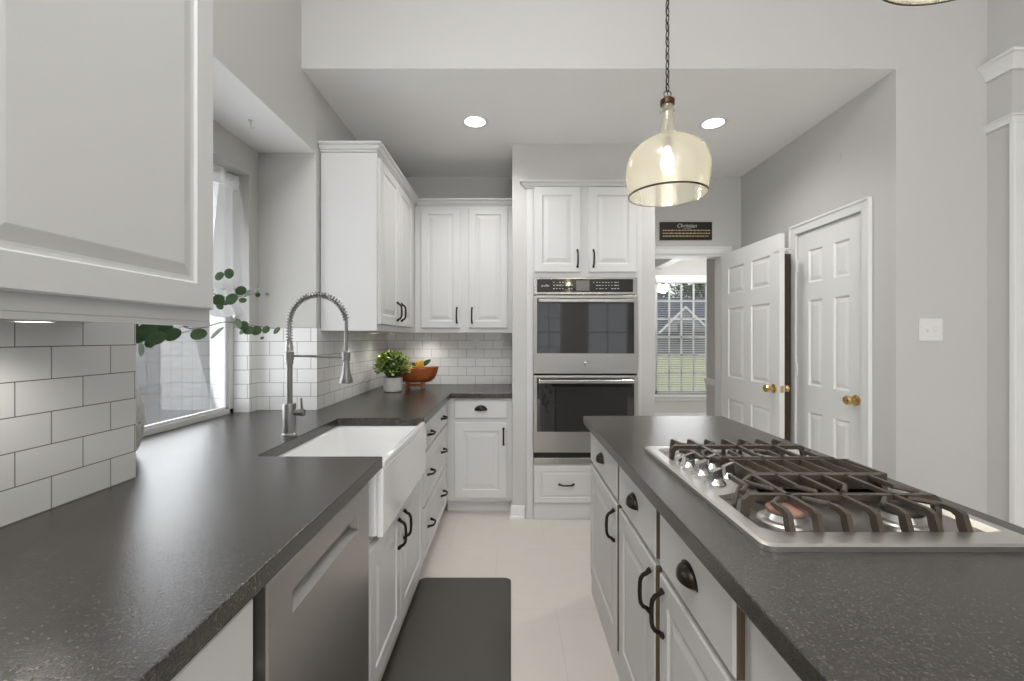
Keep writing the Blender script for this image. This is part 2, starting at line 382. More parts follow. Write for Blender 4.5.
# backsplash tile
struct('wall_left_backsplash', B(XL-.0069, XL, -.495, 1.2935, CT, CT+.468), 'tile_near')
struct('wall_left_backsplash', B(XL-.0069, XL, 2.5065, YB-.0075, CT, CT+.468), 'tile_left')
struct('wall_recess_backsplash', B(-1.4389, XL, 2.4995, 2.5062, CT, CT+.468), 'tile_x')
struct('wall_recess_backsplash', B(-1.446, -1.439, 2.418, 2.4994, CT, CT+.468), 'tile_left')
struct('wall_recess_backsplash', B(-1.53, -1.4461, 2.418, 2.424, CT, CT+.468), 'tile_x')
struct('wall_back_backsplash', B(XL, .0095, YB-.007, YB-.0001, CT, CT+.468), 'tile_back')
struct('wall_left_backsplash', B(-1.439, XL-.007, 1.2936, 1.2995, CT, CT+.468), 'tile_x')

# ------------------------------------------------------------------ casings, crown, baseboards
CAS = [(0, 0), (.008, .004), (.014, .014), (.048, .018), (.060, .018), (.064, .012), (.064, 0)]
def casing(name, yplane, x0, x1, ztop, wdt=.064, mt='trim', parts=('l', 'r', 't')):
    mb = MB()
    if 'l' in parts: mb.box(x0-wdt, x0, yplane-.016, yplane, 0, ztop+wdt).box(x0-wdt, x0-wdt+.014, yplane-.022, yplane-.016, 0, ztop+wdt)
    if 'r' in parts: mb.box(x1, x1+wdt, yplane-.016, yplane, 0, ztop+wdt).box(x1+wdt-.014, x1+wdt, yplane-.022, yplane-.016, 0, ztop+wdt)
    mb.box(x0-(wdt if 'l' in parts else 0), x1+(wdt if 'r' in parts else 0), yplane-.0161, yplane, ztop, ztop+wdt)
    mb.box(x0-(wdt if 'l' in parts else 0), x1+(wdt if 'r' in parts else 0), yplane-.022, yplane-.0161, ztop+wdt-.014, ztop+wdt)
    return struct(name, mb, mt, bevel=.003)
casing('trim_1', YB, 1.10, 1.88, 2.065, parts=('r', 't'))
struct('trim_2', MB().box(1.862, 1.88, YB, YB+.12, 0, 2.065).box(1.10, 1.862, YB, YB+.12, 2.047, 2.065), 'trim')
# pantry casing on the right wall (plane X=XR, facing -X)
mb = MB(); wd = .064
for y0, y1 in ((2.546-wd, 2.546), (3.138, 3.138+wd)): mb.box(XR-.016, XR, y0, y1, 0, 2.06+wd)
mb.box(XR-.023, XR-.016, 2.546-wd, 2.546-wd+.015, 0, 2.06+wd).box(XR-.023, XR-.016, 3.138+wd-.015, 3.138+wd, 0, 2.06+wd)
mb.box(XR-.016, XR, 2.546, 3.138, 2.06, 2.06+wd).box(XR-.023, XR-.016, 2.546-wd+.015, 3.138+wd-.015, 2.06+wd-.015, 2.06+wd)
struct('trim_3', mb, 'trim', bevel=.003)
# column crown, lower band, casing
xs_ = 2.524; path = [(xs_, YH-.001), (xs_, 2.217), (2.75, 2.217)]
def crown_prof(z0, z1, out): 
    h = z1-z0
    return [(0, z0), (.012, z0), (.016, z0+.10*h), (out*.38, z0+.28*h), (out*.62, z0+.62*h), (out*.80, z0+.80*h), (out, z0+.84*h), (out, z1), (0, z1)]
path_r = path[::-1]
struct('trim_4', MB().sweep(path, [(a, b) for a, b in crown_prof(2.676, 2.754, .058)]), 'trim')
struct('trim_5', MB().sweep(path, [(a, b) for a, b in crown_prof(2.405, 2.445, .028)]), 'trim')
struct('trim_6', MB().box(2.508, 2.60, 2.197, 2.2165, 0, 2.405).box(2.508, 2.53, 2.190, 2.197, 0, 2.405), 'trim', bevel=.003)
struct('trim_7', MB().box(2.60, 2.75, 2.205, 2.2168, 2.446, 2.675), 'trim')
bbp = [(0, 0), (.020, 0), (.020, .018), (.013, .022), (.013, .078), (.008, .092), (0, .095)]
struct('baseboard_back', MB().sweep([(.009, 3.30), (.009, 3.235), (.10, 3.235)], bbp), 'trim')
struct('baseboard_right', MB().box(XR+.0, 2.524, YH-.014, YH, 0, .095).box(XR-.014, XR, YH, 2.48, 0, .095), 'trim', bevel=.003)

# ------------------------------------------------------------------ panel doors
def face(mb, x0, x1, z0, z1, yf, t, panels, prof, ch=.004, cd_=.003):
    X0, X1, Z0, Z1 = x0+ch, x1-ch, z0+ch, z1-ch
    xb = sorted({X0, X1, *[p[0] for p in panels], *[p[1] for p in panels]}); zb = sorted({Z0, Z1, *[p[2] for p in panels], *[p[3] for p in panels]})
    def q(x, z, y): return (x, y, z)
    for i in range(len(xb)-1):
        for j in range(len(zb)-1):
            a, b, c, d = xb[i], xb[i+1], zb[j], zb[j+1]; mx, mz = (a+b)/2, (c+d)/2
            if any(p[0] < mx < p[1] and p[2] < mz < p[3] for p in panels): continue
            mb.add([q(a, c, yf), q(b, c, yf), q(b, d, yf), q(a, d, yf)], [(0, 1, 2, 3)])
    for p in panels:
        rings = []
        for ins, dp in prof: rings.append([q(p[0]+ins, p[2]+ins, yf+dp), q(p[1]-ins, p[2]+ins, yf+dp), q(p[1]-ins, p[3]-ins, yf+dp), q(p[0]+ins, p[3]-ins, yf+dp)])
        vs = sum(rings, []); fs = []
        for r in range(len(rings)-1): fs += [(r*4+k, r*4+(k+1) % 4, (r+1)*4+(k+1) % 4, (r+1)*4+k) for k in range(4)]
        fs.append(tuple(range((len(rings)-1)*4, len(rings)*4))); mb.add(vs, fs)
    vs = [q(X0, Z0, yf), q(X1, Z0, yf), q(X1, Z1, yf), q(X0, Z1, yf)] + [q(x0, z0, yf+cd_), q(x1, z0, yf+cd_), q(x1, z1, yf+cd_), q(x0, z1, yf+cd_)] + \
         [q(x0, z0, yf+t), q(x1, z0, yf+t), q(x1, z1, yf+t), q(x0, z1, yf+t)]
    fs = [(k, (k+1) % 4, 4+(k+1) % 4, 4+k) for k in range(4)] + [(4+k, 4+(k+1) % 4, 8+(k+1) % 4, 8+k) for k in range(4)] + [(8, 9, 10, 11)]
    return mb.add(vs, fs)
RAISED = [(0, 0), (.004, .006), (.010, .007), (.016, .007), (.040, .001), (.043, .0005)]
def raised_door(x0, x1, z0, z1, yf=-.021, t=.0205, st=.058):
    return face(MB(), x0, x1, z0, z1, yf, t, [(x0+st, x1-st, z0+st, z1-st)], RAISED)
def slab_front(x0, x1, z0, z1, yf=-.021, t=.0205, inner=True):
    if inner: return face(MB(), x0, x1, z0, z1, yf, t, [(x0+.018, x1-.018, z0+.018, z1-.018)], [(0, 0), (.003, .002), (.010, -.001), (.012, -.0012)], ch=.006, cd_=.005)
    return face(MB(), x0, x1, z0, z1, yf, t, [], [], ch=.006, cd_=.005)

def bar_pull(parent, x, z, yf, vert=True, L=.122, name='handle'):
    h = L/2; o = .030
    P = [(-h, -.001), (-h+.003, -.006), (-h+.010, -.013), (-h+.016, -.024), (-h+.026, -o), (-h*.4, -o-.002), (0, -o-.003), (h*.4, -o-.002), (h-.026, -o), (h-.016, -.024), (h-.010, -.013), (h-.003, -.006), (h, -.001)]
    R = [q*1.18 for q in (.0075, .0068, .0055, .0052, .0052, .0050, .0052, .0050, .0052, .0052, .0055, .0068, .0075)]
    pts = [((x, yf+d, z+a) if vert else (x+a, yf+d, z)) for a, d in P]
    return MB().tube(pts, R, 10).build(name, 'bronze', parent, smooth=True)
def cup_pull(parent, x, z, yf, a=.045, b=.026, c=.036, name='cup_pull'):
    mb = MB(); nu, nv = 20, 8; vs = []
    for inner in (0, 1):
        k = 1 - .09*inner
        for j in range(nv+1):
            v = PI/2*j/nv
            for i in range(nu+1):
                u = PI*i/nu
                vs.append((x + a*k*math.cos(u)*(1), yf - b*k*math.sin(u)*math.sin(v), z - .012 + c*k*math.sin(u)*math.cos(v)**.8))
    S = (nu+1)*(nv+1); fs = []
    for s_ in (0, 1):
        for j in range(nv):
            for i in range(nu): q0 = s_*S + j*(nu+1)+i; fs.append((q0, q0+1, q0+nu+2, q0+nu+1))
    fs += [(nv*(nu+1)+i, nv*(nu+1)+i+1, S+nv*(nu+1)+i+1, S+nv*(nu+1)+i) for i in range(nu)]
    mb.add(vs, fs)
    # back rim
    rim = [(x + (a+.004)*math.cos(PI*i/24), z - .013 + (c+.004)*math.sin(PI*i/24)) for i in range(25)]
    mb.prism(rim, yf-.0025, yf-.0003, 'y')
    return mb.build(name, 'bronze', parent, smooth=True)

def cabinet(name, label, loc, rz, w_, d_, z0, z1, mt='cab', toe=True, group=None, hollow=False):
    t = thing(name, label, 'cabinet', loc, rz, group)
    mb = MB()
    if toe: mb.box(0, w_, 0, d_, z0+.10, z1)
    elif hollow: pass
    else: mb.box(0, w_, 0, d_, z0, z1)
    mb.build('cabinet_body', mt, t, bevel=.0015)
    if toe: B(.0, w_, .07, d_, z0, z0+.0995).build('toe_kick', mt, t)
    return t
def cdoor(t, x0, x1, z0, z1, mt='cab', hx=None, hz=None, st=.058):
    d = raised_door(x0, x1, z0, z1, st=st).build('cabinet_door', mt, t)
    if hx is not None: bar_pull(d, hx, hz, -.021)
    return d
def cdrawer(t, x0, x1, z0, z1, mt='cab', cups=(), bars=(), panel=False, plain=True):
    mb = slab_front(x0, x1, z0, z1, inner=not plain) if not panel else face(MB(), x0, x1, z0, z1, -.021, .0205, [(x0+.045, x1-.045, z0+.04, z1-.04)], [(0, 0), (.004, .005), (.008, .005), (.02, .001)])
    d = mb.build('drawer_front', mt, t)
    for x, z in cups: cup_pull(d, x, z, -.021)
    for x, z in bars: bar_pull(d, x, z, -.021, vert=False, L=.105)
    return d

# wall cabinets ----------------------------------------------------------------
UZ0, UZ1 = 1.366, 2.40
R90 = PI/2
# near left (local x runs along +Y, front faces +X)
t = thing('wall_cabinet', 'large white wall cabinet close up at the upper left, above the tiled wall', 'cabinet', (-.782, -.10, 0), R90)
MB().box(0, 1.243, 0, .320, UZ0, UZ1).build('cabinet_body', 'cab', t, bevel=.002)
MB().box(0, 1.243, -.0004, .018, UZ0-.012, UZ0-.0002).build('light_rail', 'cab', t)
cdoor(t, .66, 1.228, 1.396, 2.385, st=.060); cdoor(t, .06, .64, 1.396, 2.385, st=.060)
# mid left run
t = thing('wall_cabinet', 'white two-door wall cabinet on the left wall with tall side panel facing the room', 'cabinet', (-.782, 2.549, 0), R90)
MB().box(0, 1.0255, 0, .3205, UZ0, UZ1).box(0, .02, -.004, 0, UZ0, UZ1).build('cabinet_body', 'cab', t, bevel=.002)
cdoor(t, .02, .432, 1.405, 2.375, hx=.385, hz=1.50, st=.055); cdoor(t, .445, .868, 1.405, 2.375, hx=.495, hz=1.50, st=.055)
CRN = [(0, 2.4005), (.006, 2.4005), (.008, 2.408), (.018, 2.414), (.026, 2.430), (.036, 2.436), (.040, 2.440), (.040, 2.449), (0, 2.449)]
MB().sweep([(0, .3205), (0, 0), (1.04, 0)], CRN).build('crown_molding', 'cab', t)
# back run
t = thing('wall_cabinet', 'white two-door wall cabinet on the back wall, left of the ovens', 'cabinet', (-.7615, 3.575, 0), 0)
MB().box(-.0200, .771, 0, .324, UZ0, UZ1).build('cabinet_body', 'cab', t, bevel=.002)
o_ = .7615
cdoor(t, o_-.729, o_-.412, 1.405, 2.378, hx=o_-.437, hz=1.506, st=.055); cdoor(t, o_-.343, o_-.027, 1.405, 2.378, hx=o_-.315, hz=1.506, st=.055)
MB().sweep([(0, 0), (.771, 0)], CRN).build('crown_molding', 'cab', t)

# tall oven cabinet
t = thing('oven_cabinet', 'tall white built-in cabinet holding the double oven', 'cabinet', (.112, 3.213, 0), 0)
W_ = .844
mb = MB().box(.0005, .05, 0, .60, 0, 2.44).box(W_-.037, W_-.0005, 0, .60, 0, 2.44).box(.05, W_-.037, 0, .60, 1.768, 2.44).box(.05, W_-.037, 0, .60, 0, .405).box(.05, W_-.037, .58, .60, .405, 1.768)
mb.build('cabinet_body', 'cab', t, bevel=.002)
d = cdoor(t, .057, .392, 1.803, 2.42, hx=.370, hz=1.90); d = cdoor(t, .455, .802, 1.803, 2.42, hx=.486, hz=1.90)
cdrawer(t, .055, .79, .125, .396, bars=((.29, .262),), panel=True)
MB().sweep([(-.003, .022), (-.003, 0), (W_+.003, 0), (W_+.003, .022)], [(o*1.1, z+.016) for o, z in CRN]).build('crown_molding', 'cab', t)

def side_edges(o):  # darker brown second material on the side faces of the island fronts
    o.data.materials.append(M['sideedge'])
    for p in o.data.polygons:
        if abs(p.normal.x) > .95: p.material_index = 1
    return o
# base cabinets, left run (front faces +X); local x = +Y
BZ = CT-.0405
XF = -.488
t = cabinet('base_cabinet', 'white base cabinet in the left foreground, nearer than the dishwasher', (XF, -.05, 0), R90, .862, .60, 0, BZ)
cdrawer(t, .45, .852, .70, .855); cdoor(t, .45, .852, .12, .685); cdrawer(t, .02, .44, .70, .855); cdoor(t, .02, .44, .12, .685)
# dishwasher
t = thing('dishwasher', 'stainless steel dishwasher under the dark left countertop', 'dishwasher', (XF, .822, 0), R90)
MB().box(.004, .600, 0, .58, .10, .868).build('tub', 'black', t)
wd_ = .590; x0 = .006
mb = MB(); px0, px1, pz0, pz1 = .10, .50, .748, .797
mb2 = face(MB(), x0, x0+wd_, .115, .862, -.030, .0295, [(px0, px1, pz0, pz1)], [(0, 0), (.0015, .003), (.012, .020), (.015, .022)], ch=.004, cd_=.004)
mb2.build('door_panel', 'dw', t)
B(.02, .58, .05, .06, .0, .10).build('toe_panel', 'black', t)
# sink base
t = cabinet('sink_cabinet', 'white two-door base cabinet under the farmhouse sink', (XF, 1.427, 0), R90, .928, .60, 0, .63)
MB().box(0, .0840, -.0005, .018, .632, BZ).build('side_stile', 'cab', t); MB().box(.848, .928, -.0005, .018, .632, BZ).build('side_stile', 'cab', t)
cdoor(t, .032, .436, .12, .612, hx=.392, hz=.515, st=.06); cdoor(t, .442, .905, .12, .612, hx=.486, hz=.515, st=.06)
# drawer stack
t = cabinet('drawer_cabinet', 'white three-drawer base cabinet between the sink and the corner', (XF, 2.3565, 0), R90, .925, .60, 0, BZ)
for z0, z1, hz in ((.705, .856, .783), (.415, .692, .56), (.12, .402, .270)):
    cdrawer(t, .012, .835, z0, z1, bars=((.155, hz), (.63, hz)), panel=z1-z0 > .2)
# back base (front faces -Y)
t = cabinet('base_cabinet', 'white base cabinet against the back wall with one drawer over one door', (-.487, 3.312, 0), 0, .496, .58, 0, BZ)
k = .487
cdrawer(t, k-.425, k-.030, .722, .856, cups=((k-.225, .795),)); cdoor(t, k-.425, k-.030, .124, .690, hx=k-.056, hz=.587, st=.062)

# ------------------------------------------------------------------ countertops
def slab(name, pts, z0, z1, label, hole=None):
    o = MB().prism(pts, z0, z1).build(name, 'granite', bevel=.003); tag(o, label, 'countertop'); return o
def arc(cx, cy, r, a0, a1, n=5): return [(cx+r*math.cos(math.radians(a0+(a1-a0)*i/n)), cy+r*math.sin(math.radians(a0+(a1-a0)*i/n))) for i in range(n+1)]
pts = [(-.445, -.49), (-.445, 1.526), (-.870, 1.526)] + [(-.885, 1.541)] + arc(-.865, 2.235, .02, 180, 90, 3) + [(-.447, 2.255), (-.447, 3.275), (.0092, 3.275), (.0092, YB-.0075), (XL+.0003, YB-.0075), (XL+.0003, 2.499), (-1.4385, 2.499), (-1.4385, 2.4175), (-1.524, 2.4175), (-1.524, 1.30), (XL+.0003, 1.2932), (XL+.0003, -.49)]
slab('countertop', pts, CT-.04, CT, 'dark leathered stone countertop running along the left wall and back corner')

# island ------------------------------------------------------------------
IX0, IX1, IY1 = .38, 1.11, 2.319
slab('island_countertop', [(IX0, -.6), (IX1, -.6), (IX1, IY1-.004), (IX1-.004, IY1), (IX0+.004, IY1), (IX0, IY1-.004)], CT-.04, CT, 'dark leathered stone worktop of the island under the cooktop')
RM = -PI/2   # front faces -X; local x runs toward -Y
IF = .427
units = [(2.289, .612, 'at its far end near the ovens'), (1.676, .458, 'second from the far end beside the cooktop knobs'), (1.217, .448, 'third from the far end, with the cup pull nearest the camera'), (.768, .60, 'nearest the camera at the bottom edge')]
for i, (ys, wv, wh) in enumerate(units):
    t = cabinet('island_cabinet', 'grey island base cabinet ' + wh, (IF, ys, 0), RM, wv, .655, 0, BZ, mt='island', toe=False, group=None)
    a, b = .020, wv-.018
    if i == 0: a, b = .042, .597
    if i == 1: a, b = .018, .432
    if i == 2: a, b = .012, .415
    side_edges(cdrawer(t, a, b, .70, .855, mt='island', cups=(((a+b)/2, .785),) , plain=True))
    hx = {0: b-.030, 1: b-.032, 2: a+.035, 3: b-.04}[i]
    side_edges(cdoor(t, a, b, .12, .682, mt='island', hx=hx, hz=.592, st=.06))
    B(0, wv, -.008, -.0002, 0, .088).build('base_trim', 'island', t)

# ------------------------------------------------------------------ farmhouse sink
t = thing('farmhouse_sink', 'white apron-front farmhouse sink set into the left countertop', 'sink', (0, 0, 0))
SY0, SY1, SX0, SX1 = 1.512, 2.274, -.905, -.440
zt = CT-.0405; zin = .66
mb = MB()
iy0, iy1, ix0, ix1 = 1.541, 2.245, -.875, -.467
# outer shell / rim / basin walls
def loop(x0, x1, y0, y1, z, r, n=4):
    P = []
    for cx_, cy_, a in ((x1-r, y0+r, -90), (x1-r, y1-r, 0), (x0+r, y1-r, 90), (x0+r, y0+r, 180)):
        P += [(cx_+r*math.cos(math.radians(a+90*i/n)), cy_+r*math.sin(math.radians(a+90*i/n)), z) for i in range(n+1)]
    return P
def loft(mb, rings, cap0=False, cap1=False):
    n = len(rings[0]); vs = sum(rings, []); fs = []
    for r in range(len(rings)-1): fs += [(r*n+k, r*n+(k+1) % n, (r+1)*n+(k+1) % n, (r+1)*n+k) for k in range(n)]
    if cap0: fs.append(tuple(range(n))[::-1])
    if cap1: fs.append(tuple(range((len(rings)-1)*n, len(rings)*n)))
    return mb.add(vs, fs)
loft(mb, [loop(SX0, -.462, SY0+.003, SY1-.003, .64, .012), loop(SX0, -.462, SY0+.003, SY1-.003, zt-.002, .012), loop(ix0-.006, -.462, iy0-.006, iy1+.006, zt-.001, .012),
          loop(ix0, -.4625, iy0, iy1, zt-.006, .02), loop(ix0+.008, -.4655, iy0+.008, iy1-.008, zin+.03, .035), loop(ix0+.03, -.49, iy0+.03, iy1-.03, zin, .05), loop(-.72, -.62, 1.85, 1.95, zin-.004, .03)], cap0=True, cap1=True)
mb.build('basin', 'sink', t, smooth=True)
MB().box(-.4615, SX1, SY0, SY1, .636, zt-.0005).box(-.4615, SX1, 1.5275, 2.2538, zt-.001, CT-.018).build('apron', 'sink', t, bevel=.006, seg=3)
MB().lathe([(0.001, 0), (.038, 0), (.045, .004), (.03, .006), (.001, .004)], (-.67, 1.90, zin-.003), 24).build('drain', 'steelv', t, smooth=True)

# ------------------------------------------------------------------ faucet
FX, FY = -.927, 1.84
t = thing('kitchen_faucet', 'tall brushed nickel spring faucet behind the farmhouse sink', 'faucet', (FX, FY, CT))
MB().lathe([(.030, 0), (.030, .010), (.026, .014), (.026, .132), (.024, .137), (.001, .137)], n=32).build('base', 'nickel', t, smooth=True)
MB().lathe([(.0125, .137), (.0125, .30), (.0155, .302), (.0155, .375), (.0135, .378), (.0125, .40), (.001, .40)], n=24).build('riser', 'nickel', t, smooth=True)
R_ = .119; zc = .472
path = []
for i in range(61):
    s = i/60
    if s < .16: path.append(Vector((0, 0, .385 + (zc-.385)*s/.16)))
    else:
        a = PI - PI*(s-.16)/.84*0.97; path.append(Vector((R_ + R_*math.cos(a), 0, zc + R_*math.sin(a))))
MB().tube([(0, 0, .39)] + path[2:] , .0070, 10).tube([path[-1], (2*R_, 0, .44), (2*R_, 0, .352)], .0075, 12).build('hose', 'nickel', t, smooth=True)
# spring coil around the path
L = [0]
for a, b in zip(path, path[1:]): L.append(L[-1] + (b-a).length)
turns = 36; coil = []; N = turns*9
for i in range(N+1):
    d = L[-1]*i/N
    j = max(k for k in range(len(L)) if L[k] <= d+1e-9); j = min(j, len(path)-2); u = (d-L[j])/(L[j+1]-L[j])
    p = path[j].lerp(path[j+1], u); tg = (path[j+1]-path[j]).normalized(); s1 = Vector((0, 1, 0)); s2 = tg.cross(s1)
    an = 2*PI*turns*i/N; coil.append(p + (s1*math.cos(an)+s2*math.sin(an))*.0115)
MB().tube(coil, .0028, 5).build('spring', 'nickel', t, smooth=True)
MB().tube([(.008, 0, .336), (2*R_-.01, 0, .328)], .0042, 10).lathe([(.018, .318), (.018, .352), (.0145, .356), (.0145, .312)], (0, 0, 0), 20).build('support_arm', 'nickel', t, smooth=True)
MB().lathe([(.011, .356), (.017, .350), (.017, .318), (.012, .312), (.014, .300), (.018, .262), (.027, .232), (.027, .222), (.020, .220), (.001, .224)], (2*R_, 0, 0), 24).build('spray_head', 'nickel', t, smooth=True)
MB().tube([(.020, 0, .098), (.050, 0, .098), (.062, 0, .098)], [.013, .0145, .0145], 16).tube([(.054, 0, .104), (.052, 0, .125), (.049, 0, .158)], [.006, .0048, .0048], 10).build('lever_handle', 'nickel', t, smooth=True)

# ------------------------------------------------------------------ double wall oven
t = thing('double_wall_oven', 'stainless steel double wall oven with black glass doors', 'oven', (.541, 3.213, 0), 0)
h = .378
MB().box(-.368, .368, .012, .55, .412, 1.762).build('oven_body', 'black', t)
MB().box(-h, h, -.012, -.0005, .409, .452).build('vent_trim', 'steelv', t, bevel=.002)
MB().box(-h+.006, h-.006, -.006, .010, .4525, .492).build('vent_slot', 'black', t)
# control panel
cpn = MB().box(-h, h, -.018, -.0005, 1.640, 1.765).build('control_panel', 'steelv', t, bevel=.003)
MB().box(-.352, .345, -.0205, -.0185, 1.657, 1.752).build('panel_glass', 'blackglass', cpn)
MB().box(-.068, .028, -.022, -.0206, 1.667, 1.742).build('display', 'display', cpn)
text_mesh('logo_text', 'profile', .022, 'print', cpn, (-.292, -.0212, 1.704), (PI/2, 0, 0))
for (x0, x1) in ((-.235, -.085), (.055, .25)):
    mb = MB(); random.seed(int(abs(x0)*1000))
    for r_ in (1.682, 1.706, 1.728):
        x = x0
        while x < x1:
            ww = random.choice((.008, .012, .016))
            if random.random() < .75: mb.box(x, x+ww, -.0212, -.0207, r_-.0022, r_+.0022)
            x += .022
    o = mb.build('touch_keys', 'print', cpn)
def oven_door(z0, z1, band):
    d = MB().box(-h, h, -.030, -.0008, z0, z0+band).box(-h, -.352, -.030, -.0008, z0+band, z1-.002).box(.350, h, -.030, -.0008, z0+band, z1-.002).box(-.352, .350, -.030, -.0008, z1-.020, z1-.002).build('oven_door', 'steel', t, bevel=.003)
    MB().box(-.3518, .3498, -.0285, -.002, z0+band+.0002, z1-.0202).build('door_glass', 'blackglass', d)
    zh = z1-.040
    MB().box(-.344, .344, -.072, -.055, zh-.013, zh+.013).box(-.344, -.326, -.056, -.0288, zh-.010, zh+.010).box(.326, .344, -.056, -.0288, zh-.010, zh+.010).build('door_handle', 'steelv', d, bevel=.005, seg=3)
    return d
d1 = oven_door(1.066, 1.632, .145)
d2 = oven_door(.495, 1.052, .148)
MB().lathe([(0.001, -.0345), (.013, -.0345), (.015, -.033), (.0165, -.0345), (.0185, -.0345), (.0185, -.030)], (0, 0, 1.140), 24, axis='y').build('round_badge', 'chrome', d1, smooth=True)

# ------------------------------------------------------------------ cooktop
t = thing('gas_cooktop', 'stainless steel gas cooktop set into the island worktop', 'cooktop', (0, 0, 0))
CX0, CX1, CY0, CY1 = .485, 1.037, .84, 1.62
def arc_pts(cx, cy, rr, a0): return [(cx+rr*math.cos(math.radians(a0+15*i)), cy+rr*math.sin(math.radians(a0+15*i))) for i in range(7)]
outer = arc_pts(CX1-.022, CY0+.022, .022, -90) + arc_pts(CX1-.022, CY1-.022, .022, 0) + arc_pts(CX0+.022, CY1-.022, .022, 90) + arc_pts(CX0+.022, CY0+.022, .022, 180)
inner = [(.545, .898), (1.000, .898), (1.008, .906), (1.008, 1.574), (1.000, 1.582), (.545, 1.582), (.520, 1.558), (.520, 1.430), (.545, 1.405), (.640, 1.335), (.640, 1.150), (.520, 1.105), (.520, .922)]
# plate = ring between outer and inner, triangulated through bmesh
bm = bmesh.new()
def ringplate(zo0, zo1, zi0):
    vo = [bm.verts.new((x, y, zo1-.003)) for x, y in outer]
    cxm, cym = sum(p[0] for p in outer)/len(outer), sum(p[1] for p in outer)/len(outer)
    vo2 = [bm.verts.new((x+(.008 if x < cxm else -.008), y+(.008 if y < cym else -.008), zo1)) for x, y in outer]
    vi = [bm.verts.new((x, y, zo1)) for x, y in inner]
    vb = [bm.verts.new((x, y, zo0)) for x, y in outer]
    icx, icy = .78, 1.24
    vl = [bm.verts.new((x+(.012 if x < icx else -.012)*(0 if False else 1), y+(.012 if y < icy else -.012)*(1 if (x > .9 or y < 1.1 or y > 1.45) else .0), zi0)) for x, y in inner]
    eo = [bm.edges.new((vo2[i], vo2[(i+1) % len(vo2)])) for i in range(len(vo2))]
    ei = [bm.edges.new((vi[i], vi[(i+1) % len(vi)])) for i in range(len(vi))]
    bmesh.ops.triangle_fill(bm, use_beauty=True, use_dissolve=False, edges=eo+ei)
    for A, C in ((vo, vo2), (vb, vo), (vi, vl)):
        n = len(A)
        for i in range(n): bm.faces.new((A[i], A[(i+1) % n], C[(i+1) % n], C[i]))
    global well_pts
    well_pts = [tuple(v.co) for v in vl]
ringplate(CT+.0005, CT+.014, CT+.003)
bmesh.ops.recalc_face_normals(bm, faces=bm.faces)
me = bpy.data.meshes.new('cooktop_tray'); bm.to_mesh(me); bm.free(); me.materials.append(M['cook'])
o = bpy.data.objects.new('cooktop_tray', me); col.objects.link(o); o.parent = t
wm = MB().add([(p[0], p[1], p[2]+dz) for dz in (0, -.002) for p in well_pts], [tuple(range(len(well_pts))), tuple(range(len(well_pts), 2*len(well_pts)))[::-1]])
wm.build('burner_well', 'well', t)['label'] = 'steel floor of the cooktop, grate reflections painted in as a darker tone'
TZ = CT+.014; WZ = CT+.003; GZ = CT+.052
# burners
for i, (bx, by) in enumerate(((.615, .985), (.875, .985), (.615, 1.480), (.875, 1.480))):
    bu = MB().lathe([(.058, 0), (.055, .004), (.044, .006), (.038, .018), (.030, .020), (.001, .020)], (bx, by, WZ), 28).build('burner', 'cook', t, smooth=True)
    cp = MB().lathe([(.036, .0185), (.040, .021), (.040, .027), (.035, .030), (.001, .030)], (bx, by, WZ), 28).build('burner_cap', 'cap' if i == 0 else 'capb', bu, smooth=True)
    if i == 0: cp['label'] = 'reddish burner cap'
# knobs
for kx, ky in ((.548, 1.362), (.612, 1.345), (.553, 1.280), (.616, 1.252), (.556, 1.197)):
    kb = MB().lathe([(.0275, 0), (.0275, .003), (.021, .010), (.017, .016), (.001, .016)], (kx, ky, TZ), 28)
    c, s = math.cos(.5), math.sin(.5)
    for (a, b, z0, z1) in ((.0205, .0095, .008, .040),):
        q = []
        for (u, v, z) in ((-a, -b, z0), (a, -b, z0), (a, b, z0), (-a, b, z0), (-a*.85, -b*.55, z1-.006), (a, -b*.55, z1), (a, b*.55, z1), (-a*.85, b*.55, z1-.006)):
            q.append((kx+u*c-v*s, ky+u*s+v*c, TZ+z))
        kb.add(q, [(0, 3, 2, 1), (4, 5, 6, 7), (0, 1, 5, 4), (1, 2, 6, 5), (2, 3, 7, 6), (3, 0, 4, 7)])
    kb.build('knob', 'chrome', t, smooth=True)
FX7 = [.576, .636, .697, .758, .818, .878, .938]
